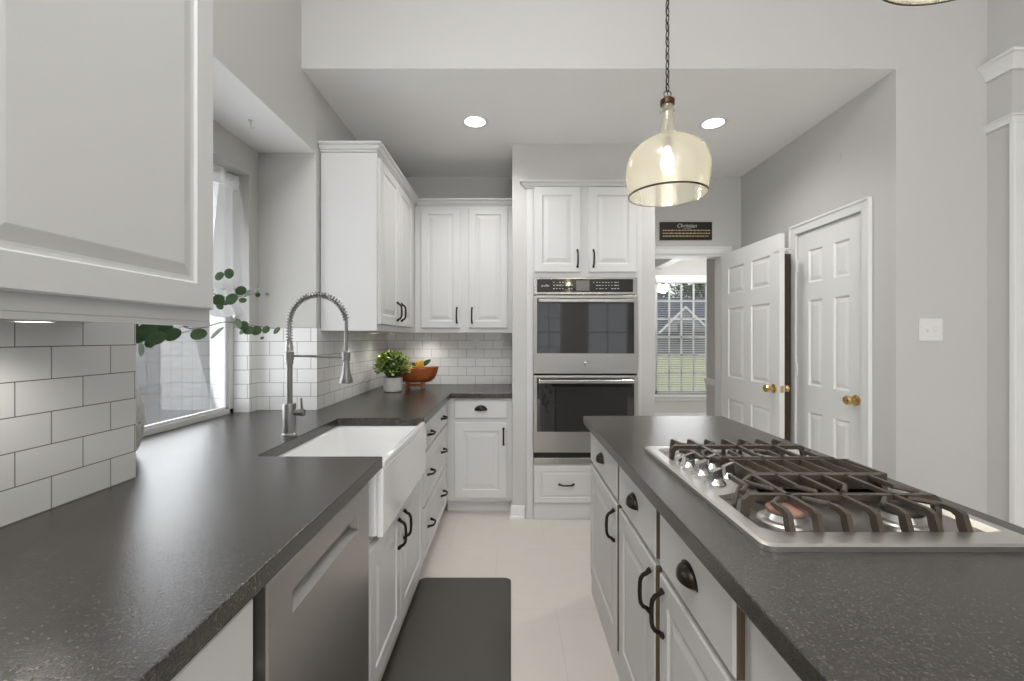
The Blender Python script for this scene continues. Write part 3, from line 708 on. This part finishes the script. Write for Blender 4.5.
def side_grate(sgn, yc):
    # yc = edge beside the griddle; outer foot row at yc+sgn*-... ; mirrored for the far one
    Y = lambda d: yc - sgn*d              # d: 0 at griddle side, .262 at outer feet
    mb = MB(); th = .006; ft = WZ+.001
    def barx(y, x0, x1, z0=GZ-.013, z1=GZ, w=.006): mb.box(x0, x1, y-w, y+w, z0, z1)
    # middle bar and inner bar, with legs and rounded ends
    for d, x0, x1 in ((.149, .530, .985), (.004, .622, .985)):
        y = Y(d)
        prof = [(x0, ft), (x0+.012, ft), (x0+.018, GZ-.020), (x0+.030, GZ-.013), (x1-.030, GZ-.013), (x1-.018, GZ-.020), (x1-.012, ft), (x1, ft), (x1-.002, GZ-.012), (x1-.016, GZ), (x0+.016, GZ), (x0+.002, GZ-.012)]
        mb.prism(prof, y-.0065, y+.0065, 'y')
    # front corner arm from the inner bar to the front leg
    mb.tube([(.632, Y(.004), GZ-.006), (.600, Y(.030), GZ-.008), (.562, Y(.072), GZ-.018), (.545, Y(.090), GZ-.034), (.540, Y(.094), ft)], .006, 8)
    mb.tube([(.596, Y(.034), GZ-.008), (.604, Y(.070), GZ-.006), (.628, Y(.098), GZ-.006), (.650, Y(.106), GZ-.005)], .0055, 8)
    # base rail along the outer feet
    mb.box(.556, .985, min(Y(.262), Y(.256)), max(Y(.262), Y(.256)), ft, ft+.006)
    for i, x in enumerate(FX7):
        full = i in (1, 3, 5)
        d1 = .0 if full else .205
        # finger with a foot at the outer edge: polygon in (y, z)
        P = [(Y(.266), ft), (Y(.246), ft), (Y(.240), ft+.012), (Y(.236), GZ-.016), (Y(.226), GZ-.011), (Y(d1), GZ-.011), (Y(d1), GZ), (Y(.236), GZ), (Y(.252), GZ-.006)]
        mb.prism(P, x-.0055, x+.0055, 'x')
        if not full:
            bx = .020 if i in (0, 4) else -.022
            mb.tube([(x, Y(d1), GZ-.006), (x, Y(d1-.012), GZ-.006), (x+bx, Y(.172), GZ-.006), (x+bx*1.6, Y(.160), GZ-.007)], [.0058, .006, .0058, .0062], 8)
            mb.prism([(Y(.0), GZ-.011), (Y(.085), GZ-.011), (Y(.085), GZ), (Y(0), GZ)], x-.005, x+.005, 'x')
            mb.tube([(x, Y(.082), GZ-.006), (x-bx, Y(.108), GZ-.007), (x-bx*1.4, Y(.112), GZ-.010)], [.0058, .006, .007], 8)
    return mb.build('side_grate', 'iron', t, smooth=True)
side_grate(1, 1.160); side_grate(-1, 1.322)
mb = MB()
gx0, gx1, gy0, gy1 = .645, 1.000, 1.168, 1.314
mb.box(gx0, gx1, gy0, gy0+.010, WZ+.006, GZ-.002).box(gx0, gx1, gy1-.010, gy1, WZ+.006, GZ-.002).box(gx0, gx0+.010, gy0+.010, gy1-.010, WZ+.006, GZ-.002).box(gx1-.010, gx1, gy0+.01, gy1-.010, WZ+.006, GZ-.002)
mb.box(gx0+.01, gx1-.01, gy0+.01, gy1-.01, GZ-.024, GZ-.018)
for i in range(1, 7):
    x = gx0 + (gx1-gx0)*i/6.6
    mb.prism([(x-.006, GZ-.019), (x+.008, GZ-.019), (x+.003, GZ), (x-.001, GZ)], gy0+.009, gy1-.009, 'y')
mb.build('centre_grate', 'iron', t, bevel=.0015)

# ------------------------------------------------------------------ pendants
def pendant(name, label, x, y, z):
    t = thing(name, label, 'pendant light', (x, y, z), 0, None)
    s = .955
    prof = [(.173, 0), (.176, .018), (.182, .055), (.189, .095), (.189, .130), (.180, .165), (.163, .195), (.140, .218), (.112, .237), (.085, .251), (.060, .260), (.048, .267), (.040, .280), (.034, .305), (.029, .335), (.026, .365), (.026, .372), (.032, .376), (.033, .386), (.026, .391), (.026, .420)]
    mb = MB(); mb.capends = False
    mb.lathe([(r*s, h_) for r, h_ in prof], n=56); mb.build('glass_shade', 'seeded', t, smooth=True)
    rb = MB(); rb.capends = False
    rb.lathe([(.1735*s, -.001), (.1765*s, -.001), (.1775*s, .006), (.1745*s, .006), (.1735*s, -.001)], n=56).build('rim_band', 'bandm', t, smooth=True)
    MB().lathe([(.027, .402), (.031, .404), (.031, .425), (.020, .434), (.001, .434)], n=24).build('top_cap', 'copper', t, smooth=True)
    MB().tube([(0, 0, .42), (0, 0, .26)], .004, 8).lathe([(.016, .262), (.018, .250), (.018, .215), (.001, .215)], (0, 0, 0), 18).build('socket', 'copper', t, smooth=True)
    b = MB().lathe([(.001, .105), (.016, .110), (.029, .130), (.031, .150), (.024, .178), (.013, .200), (.012, .214)], n=20).build('light_bulb', 'bulb', t, smooth=True)
    # ring and chain
    mb = MB(); r = .016
    mb.tube([(r*math.cos(a*PI/12), 0, .452+r*math.sin(a*PI/12)) for a in range(25)], .0022, 6, caps=False)
    mb.build('ring', 'bandm', t, smooth=True)
    zt = 3.70 - z; n = int((zt-.47)/.034); mb = MB()
    for i in range(n+1):
        zz = .468 + .012 + i*.034; a0 = (i % 2)*PI/2 + .4; rx, rz_ = .0085, .020
        mb.tube([(rx*math.cos(a)*math.cos(a0), rx*math.cos(a)*math.sin(a0), zz+rz_*math.sin(a)) for a in [k*PI/6 for k in range(13)]], .0027, 5, caps=False)
    mb.tube([(.004*math.cos(i*.9), .004*math.sin(i*.9), .43+(zt-.43)*i/60) for i in range(61)], .0016, 5)
    mb.build('chain', 'bandm', t, smooth=True)
    MB().lathe([(.001, zt-.001), (.065, zt-.001), (.063, zt-.018), (.012, zt-.030), (.001, zt-.030)], n=24).build('canopy', 'bandm', t, smooth=True)
    lamp(name + '_glow', (x, y, z+.082), 1.2, (1, .90, .74), .02)
    return t
pendant('pendant_light', 'amber seeded-glass pendant light hanging on a chain over the far end of the cooktop', .697, 1.96, 1.958)
pendant('pendant_light', 'pendant light cut off by the top right edge, only its dark rim showing', .750, .655, 1.946)

# ------------------------------------------------------------------ ceiling downlights
def can(label, x, y):
    t = thing('recessed_light', label, 'recessed light', (x, y, ZC), 0)
    rb = MB(); rb.capends = False
    rb.lathe([(.066, -.001), (.088, -.001), (.092, -.004), (.088, -.008), (.070, -.006), (.066, -.001)], n=36).build('trim_ring', 'trim', t, smooth=True)
    MB().lathe([(.001, -.002), (.068, -.002), (.066, -.005), (.001, -.006)], n=36).build('lens', 'lens', t)
    lamp('recessed_beam', (x, y, ZC-.03), 27, (1, .975, .94), .06, spot=math.radians(150), blend=.9)
can('round recessed ceiling light above the left counter run', -.238, 2.905)
can('round recessed ceiling light right of the pendant', 1.345, 2.925)

# under-cabinet puck lights
def puck(label, x, y, z, p=1.0):
    t = thing('puck_light', label, 'puck light', (x, y, z), 0)
    MB().lathe([(.001, -.0005), (.036, -.0005), (.036, -.008), (.030, -.010), (.029, -.008)], n=24).build('housing', 'plate', t, smooth=True)
    MB().lathe([(.001, -.0082), (.028, -.0082), (.026, -.0095), (.001, -.0100)], n=24).build('lens', 'lens', t)
    lamp('puck_beam', (x, y, z-.02), p, (1, .97, .90), .02, spot=math.radians(150), blend=.8)
puck('puck light under the near left wall cabinet', -.96, .885, UZ0, 2.0)
puck('puck light under the left wall cabinet, nearer of the two', -.93, 2.98, UZ0, 1.9)
puck('puck light under the left wall cabinet, nearer the corner', -.93, 3.42, UZ0, 1.9)
puck('puck light under the back wall cabinet', -.72, 3.74, UZ0, 1.9)

# ------------------------------------------------------------------ doors
def six_panel(w_, hgt, t_=.035, yf=0, z0=.012):
    st = .11; mid = .10; pw = (w_-2*st-mid)/2
    zs = [(.24, .80), (.98, 1.56), (1.68, 1.90)]
    k = hgt/2.03; pans = []
    for a, b in zs:
        for x in (st, st+pw+mid): pans.append((x, x+pw, z0+a*k, z0+b*k))
    return face(MB(), 0, w_, z0, z0+hgt, yf, t_, pans, [(0, 0), (.010, .009), (.016, .009), (.038, .003), (.042, .0025)], ch=.002, cd_=.002)
def knob(parent, x, z, yf, sgn=-1, mt='brass'):
    k = MB().lathe([(.001, 0), (.032, 0), (.031, sgn*.005), (.013, sgn*.010), (.011, sgn*.030), (.018, sgn*.036), (.027, sgn*.044), (.029, sgn*.055), (.024, sgn*.064), (.012, sgn*.068), (.001, sgn*.068)], (x, yf, z), 28, axis='y').build('door_knob', mt, parent, smooth=True)
    k['label'] = 'polished brass knob'; return k
d = six_panel(.588, 2.0455); o = struct('door_1', d, 'door'); o.location = (XR+.006, 3.136, 0); o.rotation_euler = (0, 0, RM)
knob(o, .530, .955, -.0002)
for z in (.25, 1.10, 1.84): MB().box(-.012, .004, -.012, -.001, z-.045, z+.045).tube([(-.003, -.012, z-.047), (-.003, -.012, z+.047)], .006, 8).build('hinge', 'plate', o, smooth=True)
# open door
hx_, hy_, nx_, ny_ = 1.838, 3.84, 1.856, 3.02
ang = math.atan2(ny_-hy_, nx_-hx_)
# face must look toward -X: local -Y -> -X when local x runs toward -Y
d = six_panel(.80, 2.035); o = struct('door_2', d, 'door'); o.location = (hx_, hy_, 0); o.rotation_euler = (0, 0, ang)
knob(o, .735, .968, -.0002); knob(o, .735, .968, .0352, 1)
MB().box(.8002, .8015, .006, .029, .945, .993).build('latch_plate', 'brass', o)
MB().box(.735, .800, -.004, -.0005, 1.925, 1.945).box(.8003, .806, -.004, .060, 1.925, 1.945).box(.806, .850, .040, .060, 1.931, 1.939).build('safety_latch', 'plate', o)
# tall board behind it
o = B(1.945, 2.0145, 3.165, 3.197, 0, 1.93).build('wooden_board', 'board', bevel=.004); tag(o, 'tall dark brown board standing on edge behind the open door', 'board')

# ------------------------------------------------------------------ sign, switch, outlets, small hooks
t = thing('wall_sign', 'dark brown lettered sign above the doorway', 'sign', (1.546, YB, 2.27), 0)
MB().box(-.230, .230, -.016, -.0005, -.079, .079).build('board', 'sign', t, bevel=.002)
text_mesh('title_text', 'Christian', .048, 'print', t, (.005, -.0168, .044), (PI/2, 0, 0), shear=.25)
mb = MB(); random.seed(3)
for r_, z in enumerate((.004, -.022, -.047)):
    x = -.205
    while x < .20:
        ww = random.choice((.008, .014, .02, .026)); mb.box(x, min(x+ww, .21), -.0172, -.0165, z-.0045, z+.0045); x += ww+.007
for x in (-.02, -.005, .012, .022, .035): mb.box(x, x+.009, -.0172, -.0165, .016, .021)
o = mb.build('small_print', 'goldprint', t)
sxp, szp = 2.221, 1.368
t = thing('light_switch', 'white double toggle light switch plate on the grey wall', 'light switch', (sxp, YH, szp), 0)
MB().box(-.062, .062, -.006, -.0003, -.060, .060).build('cover_plate', 'plate', t, bevel=.003)
for x, s in ((-.023, -1), (.023, 1)):
    MB().box(x-.006, x+.006, -.0075, -.0062, -.013, .013).prism([(-.0075, -.005*s), (-.020, .006*s), (-.020, .011*s), (-.0075, .007*s)], x-.004, x+.004, 'x').build('toggle', 'plate', t)
for lab, px in (('white outlet with a small plug under the back wall cabinet', -.315), ('white outlet on the back tile next to the oven wall', -.045)):
    t = thing('wall_outlet', lab, 'outlet', (px, YB-.0072, 1.30), 0)
    MB().box(-.035, .035, -.005, -.0003, -.045, .045).build('cover_plate', 'plate', t, bevel=.002)
    MB().box(-.014, .014, -.028, -.0052, -.010, .022).build('plug', 'plate', t, bevel=.003)
o = MB().lathe([(.001, 0), (.010, 0), (.010, -.006), (.004, -.010), (.004, -.020)], (-1.26, 2.13, 2.3788), 14).tube([(-1.26, 2.13, 2.36), (-1.26, 2.13, 2.345), (-1.25, 2.13, 2.337), (-1.24, 2.13, 2.345)], .0025, 6).build('ceiling_hook', 'plate', smooth=True); tag(o, 'small clear hook on the ceiling of the window recess', 'hook')
o = MB().lathe([(.001, 0), (.008, 0), (.008, -.004), (.001, -.004)], (-1.388, 2.5058, 1.575), 14, axis='y').tube([(-1.388, 2.502, 1.575), (-1.388, 2.492, 1.570), (-1.388, 2.490, 1.580)], .002, 6).build('wall_hook', 'nickel', smooth=True); tag(o, 'tiny hook on the grey wall beside the window', 'hook')
o = MB().lathe([(.001, 0), (.028, 0), (.027, -.004), (.001, -.005)], (XR-.0002, 2.745, 2.447), 24, axis='x').build('round_cover', 'wall', smooth=True); tag(o, 'small round painted cover high on the right wall', 'wall cover')

# ------------------------------------------------------------------ floor mat
mb = MB()
loft(mb, [loop(-.50, .0, 1.15, 2.417, .0005, .03), loop(-.50, .0, 1.15, 2.417, .006, .03), loop(-.482, -.018, 1.168, 2.399, .018, .02), loop(-.45, -.05, 1.20, 2.367, .0182, .02)], cap0=True, cap1=True)
o = mb.build('floor_mat', 'mat', smooth=True); tag(o, 'dark charcoal cushioned floor mat on the tile in front of the sink', 'mat')

# ------------------------------------------------------------------ plants and bowl
def leaf(mb, p, d, up, L, W, fold=.15):
    d = d.normalized(); s = d.cross(up).normalized(); u = s.cross(d)
    n = 6; vs = [p]
    L_ = []; R_2 = []; Mid = []
    for i in range(n+1):
        tt = i/n; wv = W*math.sin(PI*min(1, tt*.93+.035))**.8; c = p + d*(L*tt) + u*(L*.12*math.sin(PI*tt))
        L_.append(c + s*wv + u*fold*W); R_2.append(c - s*wv + u*fold*W); Mid.append(c)
    vs = L_ + Mid + R_2; k = n+1; fs = []
    for i in range(n): fs += [(i, i+1, k+i+1, k+i), (k+i, k+i+1, 2*k+i+1, 2*k+i)]
    mb.add(vs, fs)
random.seed(11)
pc = Vector((-.905, 3.375, 0))
t = thing('potted_plant', 'small bushy green plant in a mottled white pot beside the bowl', 'plant', (pc.x, pc.y, CT+.0005))
MB().lathe([(.001, 0), (.060, 0), (.068, .006), (.073, .05), (.072, .108), (.066, .108), (.066, .092), (.001, .090)], n=36).build('pot', 'pot', t, smooth=True)
g = [MB(), MB(), MB()]
for i in range(520):
    v = Vector((random.gauss(0, 1), random.gauss(0, 1), random.gauss(0, 1))).normalized()
    if v.z < -.55: continue
    rr = random.uniform(.08, .122); p = Vector((0, 0, .195)) + Vector((v.x*rr*1.04, v.y*rr*1.04, v.z*rr*.86))
    d = (v + Vector((random.uniform(-.9, .9), random.uniform(-.9, .9), random.uniform(-.3, .9)))).normalized()
    up = Vector((random.uniform(-1, 1), random.uniform(-1, 1), 1)).normalized()
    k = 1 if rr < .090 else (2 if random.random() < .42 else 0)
    leaf(g[k], p, d, up, random.uniform(.024, .036), random.uniform(.008, .012))
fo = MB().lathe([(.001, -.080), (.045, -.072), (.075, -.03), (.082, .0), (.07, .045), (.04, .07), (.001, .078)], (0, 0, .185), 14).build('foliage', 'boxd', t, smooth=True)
g[0].build('leaves', 'box', t, smooth=True)['label'] = 'mid green outer leaves'
g[1].build('leaves', 'boxd', t, smooth=True)['label'] = 'dark green inner leaves'
g[2].build('leaves', 'boxl', t, smooth=True)['label'] = 'lime green leaf tips'

bc = (-.772, 3.575, CT+.0005)
t = thing('wooden_bowl', 'orange-brown oval wooden bowl on a footed stand in the back corner', 'bowl', bc)
n = 36; rings = []
for (sc_, z) in ((.02, .050), (.45, .052), (.66, .060), (.83, .085), (.95, .128), (1.0, .172), (.975, .174), (.90, .130), (.76, .092), (.55, .070), (.02, .066)):
    rings.append([(.185*sc_*math.cos(2*PI*i/n), .115*sc_*math.sin(2*PI*i/n), z + (.006*math.cos(4*PI*i/n) if sc_ > .9 else 0)) for i in range(n)])
mb = MB(); loft(mb, rings, True, True); mb.build('bowl_body', 'bowl', t, smooth=True)
MB().box(-.075, -.055, -.05, .05, 0, .056).box(.045, .065, -.05, .05, 0, .056).box(-.055, .045, -.012, .012, .018, .040).build('stand', 'bowl', t, bevel=.003)
t = thing('artificial_flower', 'yellow flower with dark green leaves lying in the wooden bowl', 'flower', (bc[0]+.035, bc[1]-.02, bc[2]+.128))
mb = MB()
for i in range(9):
    a = 2*PI*i/9; leaf(mb, Vector((0, 0, .03)), Vector((math.cos(a)*.55, math.sin(a)*.55, 1)), Vector((math.cos(a), math.sin(a), .2)), .080, .016)
mb.build('blossom', 'yellow', t, smooth=True)
mb = MB()
leaf(mb, Vector((.02, 0, .055)), Vector((1, .1, .75)), Vector((0, -1, .2)), .085, .019); mb.build('leaf', 'boxd', t, smooth=True); mb = MB(); leaf(mb, Vector((-.02, 0, .055)), Vector((-1, .1, .5)), Vector((0, -1, .2)), .06, .014)
mb.build('leaf', 'boxd', t, smooth=True)
o = MB().lathe([(.001, -.036), (.02, -.032), (.036, -.01), (.038, .006), (.028, .028), (.008, .04), (.001, .041)], (bc[0]-.06, bc[1]-.01, bc[2]+.150), 20).build('yellow_fruit', 'yellow', smooth=True); tag(o, 'yellow fruit in the wooden bowl, half hidden by the potted plant', 'fruit')

# vase
VX, VY = -1.378, 1.50
t = thing('ceramic_vase', 'white textured ceramic vase behind the near tiled wall end', 'vase', (VX, VY, CT+.0005))
mb = MB(); prof = []
base = [(.080, 0), (.088, .012), (.102, .05), (.112, .10), (.113, .14), (.107, .19), (.092, .235), (.065, .268), (.045, .285), (.042, .310), (.048, .330), (.042, .330), (.037, .31)]
nn = 72; vs = []; fs = []; P = []
for i in range(len(base)-1):
    for k in range(6): u = k/6; P.append((base[i][0]*(1-u)+base[i+1][0]*u, base[i][1]*(1-u)+base[i+1][1]*u))
P.append(base[-1]); P = [(r*.88, z) for r, z in P]
for j, (r, z) in enumerate(P):
    for k in range(nn):
        a = 2*PI*k/nn; q = (.0042*math.cos(k*2*PI/4 + (j//3 % 2)*PI)*abs(math.sin(j*PI/6)) if .02 < z < .25 else 0)
        vs.append(((r+q)*math.cos(a), (r+q)*math.sin(a), z))
for j in range(len(P)-1):
    for k in range(nn): fs.append((j*nn+k, j*nn+(k+1) % nn, (j+1)*nn+(k+1) % nn, (j+1)*nn+k))
fs.append(tuple(range(nn))[::-1]); mb.add(vs, fs); mb.build('vase_body', 'vase', t, smooth=True)

# eucalyptus stems in the vase
def stem(label, pts, leaves):
    t = thing('eucalyptus_stem', label, 'eucalyptus', (VX, VY, CT+.25)); o_ = Vector((VX, VY, CT+.25))
    # smooth the polyline
    P = [Vector(p) for p in pts]; Q = []
    for i in range(len(P)-1):
        a, b, c, d = P[max(i-1, 0)], P[i], P[i+1], P[min(i+2, len(P)-1)]
        for k in range(6):
            u = k/6; Q.append(.5*((2*b)+(-a+c)*u+(2*a-5*b+4*c-d)*u*u+(-a+3*b-3*c+d)*u**3))
    Q.append(P[-1]); n = len(Q)
    MB().tube([q-o_ for q in Q], [.0032-.0020*i/n for i in range(n)], 6).build('twig', 'stem', t, smooth=True)
    mb = MB()
    for (c, r, nrm) in leaves:
        c = Vector(c)-o_; nrm = Vector(nrm).normalized(); a = nrm.orthogonal().normalized(); b = nrm.cross(a); th0 = random.random()*6
        vs = [c + nrm*r*.12]; m_ = 14
        for k in range(m_):
            an = 2*PI*k/m_; rr = r*(1+.10*math.cos(an-th0)); vs.append(c + (a*math.cos(an)*rr + b*math.sin(an)*rr*.86) - nrm*r*.04*math.cos(2*an))
        mb.add(vs, [(0, 1+k, 1+(k+1) % m_) for k in range(m_)])
    mb.build('leaves', 'euc', t, smooth=True)
    return t
def lv(px, py, Y, rpx, nrm=None):
    if nrm is None: nrm = (random.uniform(-.6, .6), -1, random.uniform(-.6, .6))
    return (at(px, py, Y), rpx*Y/F, nrm)
random.seed(5)
root = (VX, VY, CT+.26); mouth = (VX+.01, VY+.01, CT+.335)
stem('lower eucalyptus stem with large leaves right by the near tiled wall end', [root, mouth, at(118, 318, 1.52), at(150, 322, 1.58), at(178, 332, 1.66), at(193, 330, 1.72)],
     [lv(146, 331, 1.52, 11), lv(158, 338, 1.50, 8.5), lv(173, 335, 1.57, 8), lv(141, 349, 1.46, 7.5), lv(160, 329, 1.60, 9), lv(137, 336, 1.50, 8), lv(150, 343, 1.55, 5, (.8, -.5, .3)), lv(168, 326, 1.63, 6), lv(128, 326, 1.5, 12), lv(112, 322, 1.52, 12)])
stem('long eucalyptus stem reaching right in front of the recess tile', [root, mouth, at(120, 285, 1.55), at(150, 300, 1.62), at(185, 327, 1.72), at(205, 327, 1.80), at(225, 322, 1.90), at(250, 325, 2.0), at(277, 329, 2.08)],
     [lv(198, 334, 1.78, 7.5, (.5, -.8, .6)), lv(217, 333, 1.80, 8.0, (-.5, -.7, .75)), lv(238, 323, 1.94, 5.5), lv(243.5, 325, 1.96, 5, (.5, -.8, .2)), lv(248, 330, 1.98, 5.2), lv(256, 331, 2.02, 5.2, (.5, -.8, .1)), lv(243, 331, 1.98, 4), lv(266, 330, 2.05, 4.2), lv(276.5, 330.5, 2.08, 4.2), lv(262, 338, 2.04, 1.8), lv(188, 320, 1.7, 8)])
stem('upper eucalyptus stem in front of the white curtain', [root, mouth, at(125, 262, 1.58), at(165, 270, 1.70), at(205, 290, 1.82), at(225, 297, 1.90), at(243, 296, 1.98), at(258, 293, 2.04)],
     [lv(229.5, 273.5, 1.90, 5.5), lv(219, 276, 1.88, 5), lv(231, 299, 1.90, 6.4, (.1, -1, .2)), lv(240.5, 291, 1.95, 5.2, (.6, -.8, 0)), lv(247.5, 293.5, 1.97, 4.8), lv(243, 300, 1.96, 3.6, (.5, -.7, .5)), lv(257, 290, 2.02, 3.2), lv(258, 295, 2.02, 2.6), lv(219, 300, 1.86, 6), lv(220, 306, 1.87, 4), lv(226, 303, 1.90, 3.5, (.4, -.7, .6)), lv(190, 282, 1.76, 8), lv(205, 290, 1.8, 7), lv(170, 272, 1.7, 8)])

# curtain in the window recess
t = thing('window_curtain', 'white gathered curtain panel hanging at the window behind the wall cabinet', 'curtain', (-1.495, 2.41, 2.20))
MB().tube([(0, .004, -.03), (0, -1.04, -.03)], .008, 10).build('curtain_rod', 'plate', t, smooth=True)
vs = []; fs = []; nx_, nz_ = 60, 1
for j, z in enumerate((-.002, -.085)):
    for i in range(nx_+1): vs.append((.016*math.sin(i*.9)+.004, -1.03*i/nx_, z))
for i in range(nx_): fs.append((i, i+1, nx_+2+i, nx_+1+i))
MB().add(vs, fs).build('rod_pocket', 'cloth', t, smooth=True)
def panel(yA, yB, z0, z1, yA2, yB2, flare):
    vs = []; fs = []; a_, b_ = 30, 24
    for j in range(b_+1):
        s = j/b_; z = z0+(z1-z0)*s
        for i in range(a_+1):
            u = i/a_; y = (yA+(yA2-yA)*s**1.4)*(1-u) + (yB+(yB2-yB)*s**1.4)*u
            vs.append((.005+.014*math.sin(u*16+1.5*s)*(1+.6*s) + (.03*s*s), y, z + (.012*math.sin(u*20) if j == b_ else 0)))
    for j in range(b_):
        for i in range(a_): q = j*(a_+1)+i; fs.append((q, q+1, q+a_+2, q+a_+1))
    return MB().add(vs, fs)
panel(-.005, -.16, -.085, -.62, -.055, -.24, 0).build('panel', 'cloth', t, smooth=True)
panel(-.055, -.24, -.60, -.76, -.01, -.26, 0).build('ruffle', 'cloth', t, smooth=True)

# ------------------------------------------------------------------ next room
nr = MB(); NY = 7.0; wx0, wx1, wz0, wz1 = 2.29, 3.17, .43, 2.25
nr.box(-.5, wx0, NY, NY+.12, 0, 2.75).box(wx1, 4.6, NY, NY+.12, 0, 2.75).box(wx0, wx1, NY, NY+.12, 0, wz0).box(wx0, wx1, NY, NY+.12, wz1, 2.75)
struct('wall_far', nr, 'wall')
struct('wall_far', MB().box(-.5, -.4, YB+.12, NY, 0, 2.75).box(4.5, 4.6, YH+.1, NY, 0, 2.75), 'wall')
struct('wall_far', MB().box(2.16, 2.28, YB+.12, 4.86, 0, 2.75), 'wall')
struct('ceiling', B(-.5, 4.6, YB+.15, NY+.1, 2.55, 2.65), 'ceil')
struct('trim_8', MB().box(2.25, 2.40, 4.861, NY-.001, 2.42, 2.549), 'trim')
struct('trim_9', MB().box(2.14, 2.1595, YB+.13, 4.88, .84, .885).box(2.147, 2.1595, YB+.13, 4.87, .82, .84), 'trim', bevel=.004)
struct('baseboard_far', MB().box(-.4, 4.5, NY-.015, NY-.0005, 0, .13).box(2.145, 2.1598, YB+.13, 4.87, 0, .13), 'trim')
o = grid_window('window_2', wx0, wx1, wz0, wz1, NY+.03, 4, 6, fw=.05, mw=.026)
struct('trim_10', MB().box(wx0-.07, wx0, NY-.018, NY-.0005, wz0-.03, wz1+.07).box(wx1, wx1+.07, NY-.018, NY-.0005, wz0-.03, wz1+.07).box(wx0, wx1, NY-.018, NY-.0005, wz1, wz1+.07).box(wx0-.09, wx1+.09, NY-.05, NY-.0005, wz0-.035, wz0).box(wx0-.07, wx1+.07, NY-.016, NY-.0005, wz0-.10, wz0-.0351), 'trim', bevel=.003)
o = thing('window_blind', 'white horizontal slat blind over the far room window', 'blind', (0, NY-.03, 0))
mb = MB(); z = wz0+.03; 
while z < wz1-.06:
    a = .12; mb.add([(wx0+.01, -.018, z-.018*a), (wx1-.01, -.018, z-.018*a), (wx1-.01, .012, z+.012*a), (wx0+.01, .012, z+.012*a)], [(0, 1, 2, 3)])
    z += .036
s_ = mb.build('slats', 'plate', o); m_ = s_.modifiers.new('thick', 'SOLIDIFY'); m_.thickness = .0015
MB().box(wx0+.005, wx1-.005, -.019, .012, wz1-.05, wz1-.002).build('head_rail', 'plate', o)

# outside
struct('lawn', MB().add([(-60, 7.2, -.10), (60, 7.2, -.10), (60, 60, .55), (-60, 60, .55)], [(0, 1, 2, 3)]), 'lawn')
struct('ground_side', MB().box(-30, -1.7, -20, 7.2, -.2, -.1), 'ground')
struct('ground_side', MB().box(-30, 30, -30, -3.7, -.2, -.1), 'ground')
struct('ground_side', MB().box(13.2, 16, 13, 40, .02, .30), 'ground') if False else None
t = thing('neighbour_house', 'grey-roofed house with a front gable seen through the far room window', 'house', (0, 30, .15))
MB().box(2, 22, 0, 8, 0, 1.75).build('house_wall', 'siding', t)
MB().prism([(-.8, 1.6), (4, 4.3), (8.8, 1.6)], 1.5, 22.5, 'x').build('roof', 'roof', t)
gb = MB().prism([(9.9, 1.6), (11.4, 3.1), (12.9, 1.6)], -1.2, 1.5, 'y').build('gable', 'roof', t)
MB().prism([(9.95, 1.6), (11.4, 3.05), (12.85, 1.6)], -1.25, -1.205, 'y').build('gable_face', 'siding', gb)
MB().prism([(9.7, 1.45), (11.4, 3.12), (11.4, 3.27), (9.6, 1.52)], -1.35, -1.26, 'y').prism([(13.1, 1.45), (13.2, 1.52), (11.4, 3.27), (11.4, 3.12)], -1.35, -1.26, 'y').build('gable_trim', 'trim', gb)
MB().box(10.9, 11.9, -1.30, -1.255, .9, 2.1).build('gable_window', 'blackglass', gb)
def tree(label, x, y, h, r, seed):
    random.seed(seed); t = thing('tree', label, 'tree', (x, y, 0))
    MB().tube([(0, 0, 0), (.1, 0, h*.35), (0, .1, h*.6)], [.28, .2, .12], 8).build('trunk', 'bark', t, smooth=True)
    mb = MB()
    for i in range(1700):
        v = Vector((random.gauss(0, 1), random.gauss(0, 1), random.gauss(0, 1))).normalized()*r*random.uniform(.35, 1)
        p = Vector((v.x, v.y, h*.72+v.z*.75)); leaf(mb, p, Vector((random.uniform(-1, 1), random.uniform(-1, 1), random.uniform(-1, .6))), Vector((0, .1, 1)), r*.13, r*.04)
    mb.build('crown', 'foliage', t)
tree('leafy green tree behind the left part of the neighbouring house', 12.0, 40, 7.2, 2.9, 1)
tree('leafy green tree behind the right part of the neighbouring house', 18.2, 43, 8.0, 2.4, 2)
# fence outside the sink window
o = thing('wooden_fence', 'grey weathered wooden fence outside the window over the counter', 'fence', (-3.4, 0, -.1))
mb = MB()
for i in range(60): mb.box(0, .02, -2+i*.145, -2+i*.145+.138, 0, 1.95+.01*(i % 3))
mb.build('board_panel', 'fence', o)
MB().box(.021, .06, -2, 6.7, .45, .54).box(.021, .06, -2, 6.7, 1.5, 1.59).build('rail', 'fence', o)
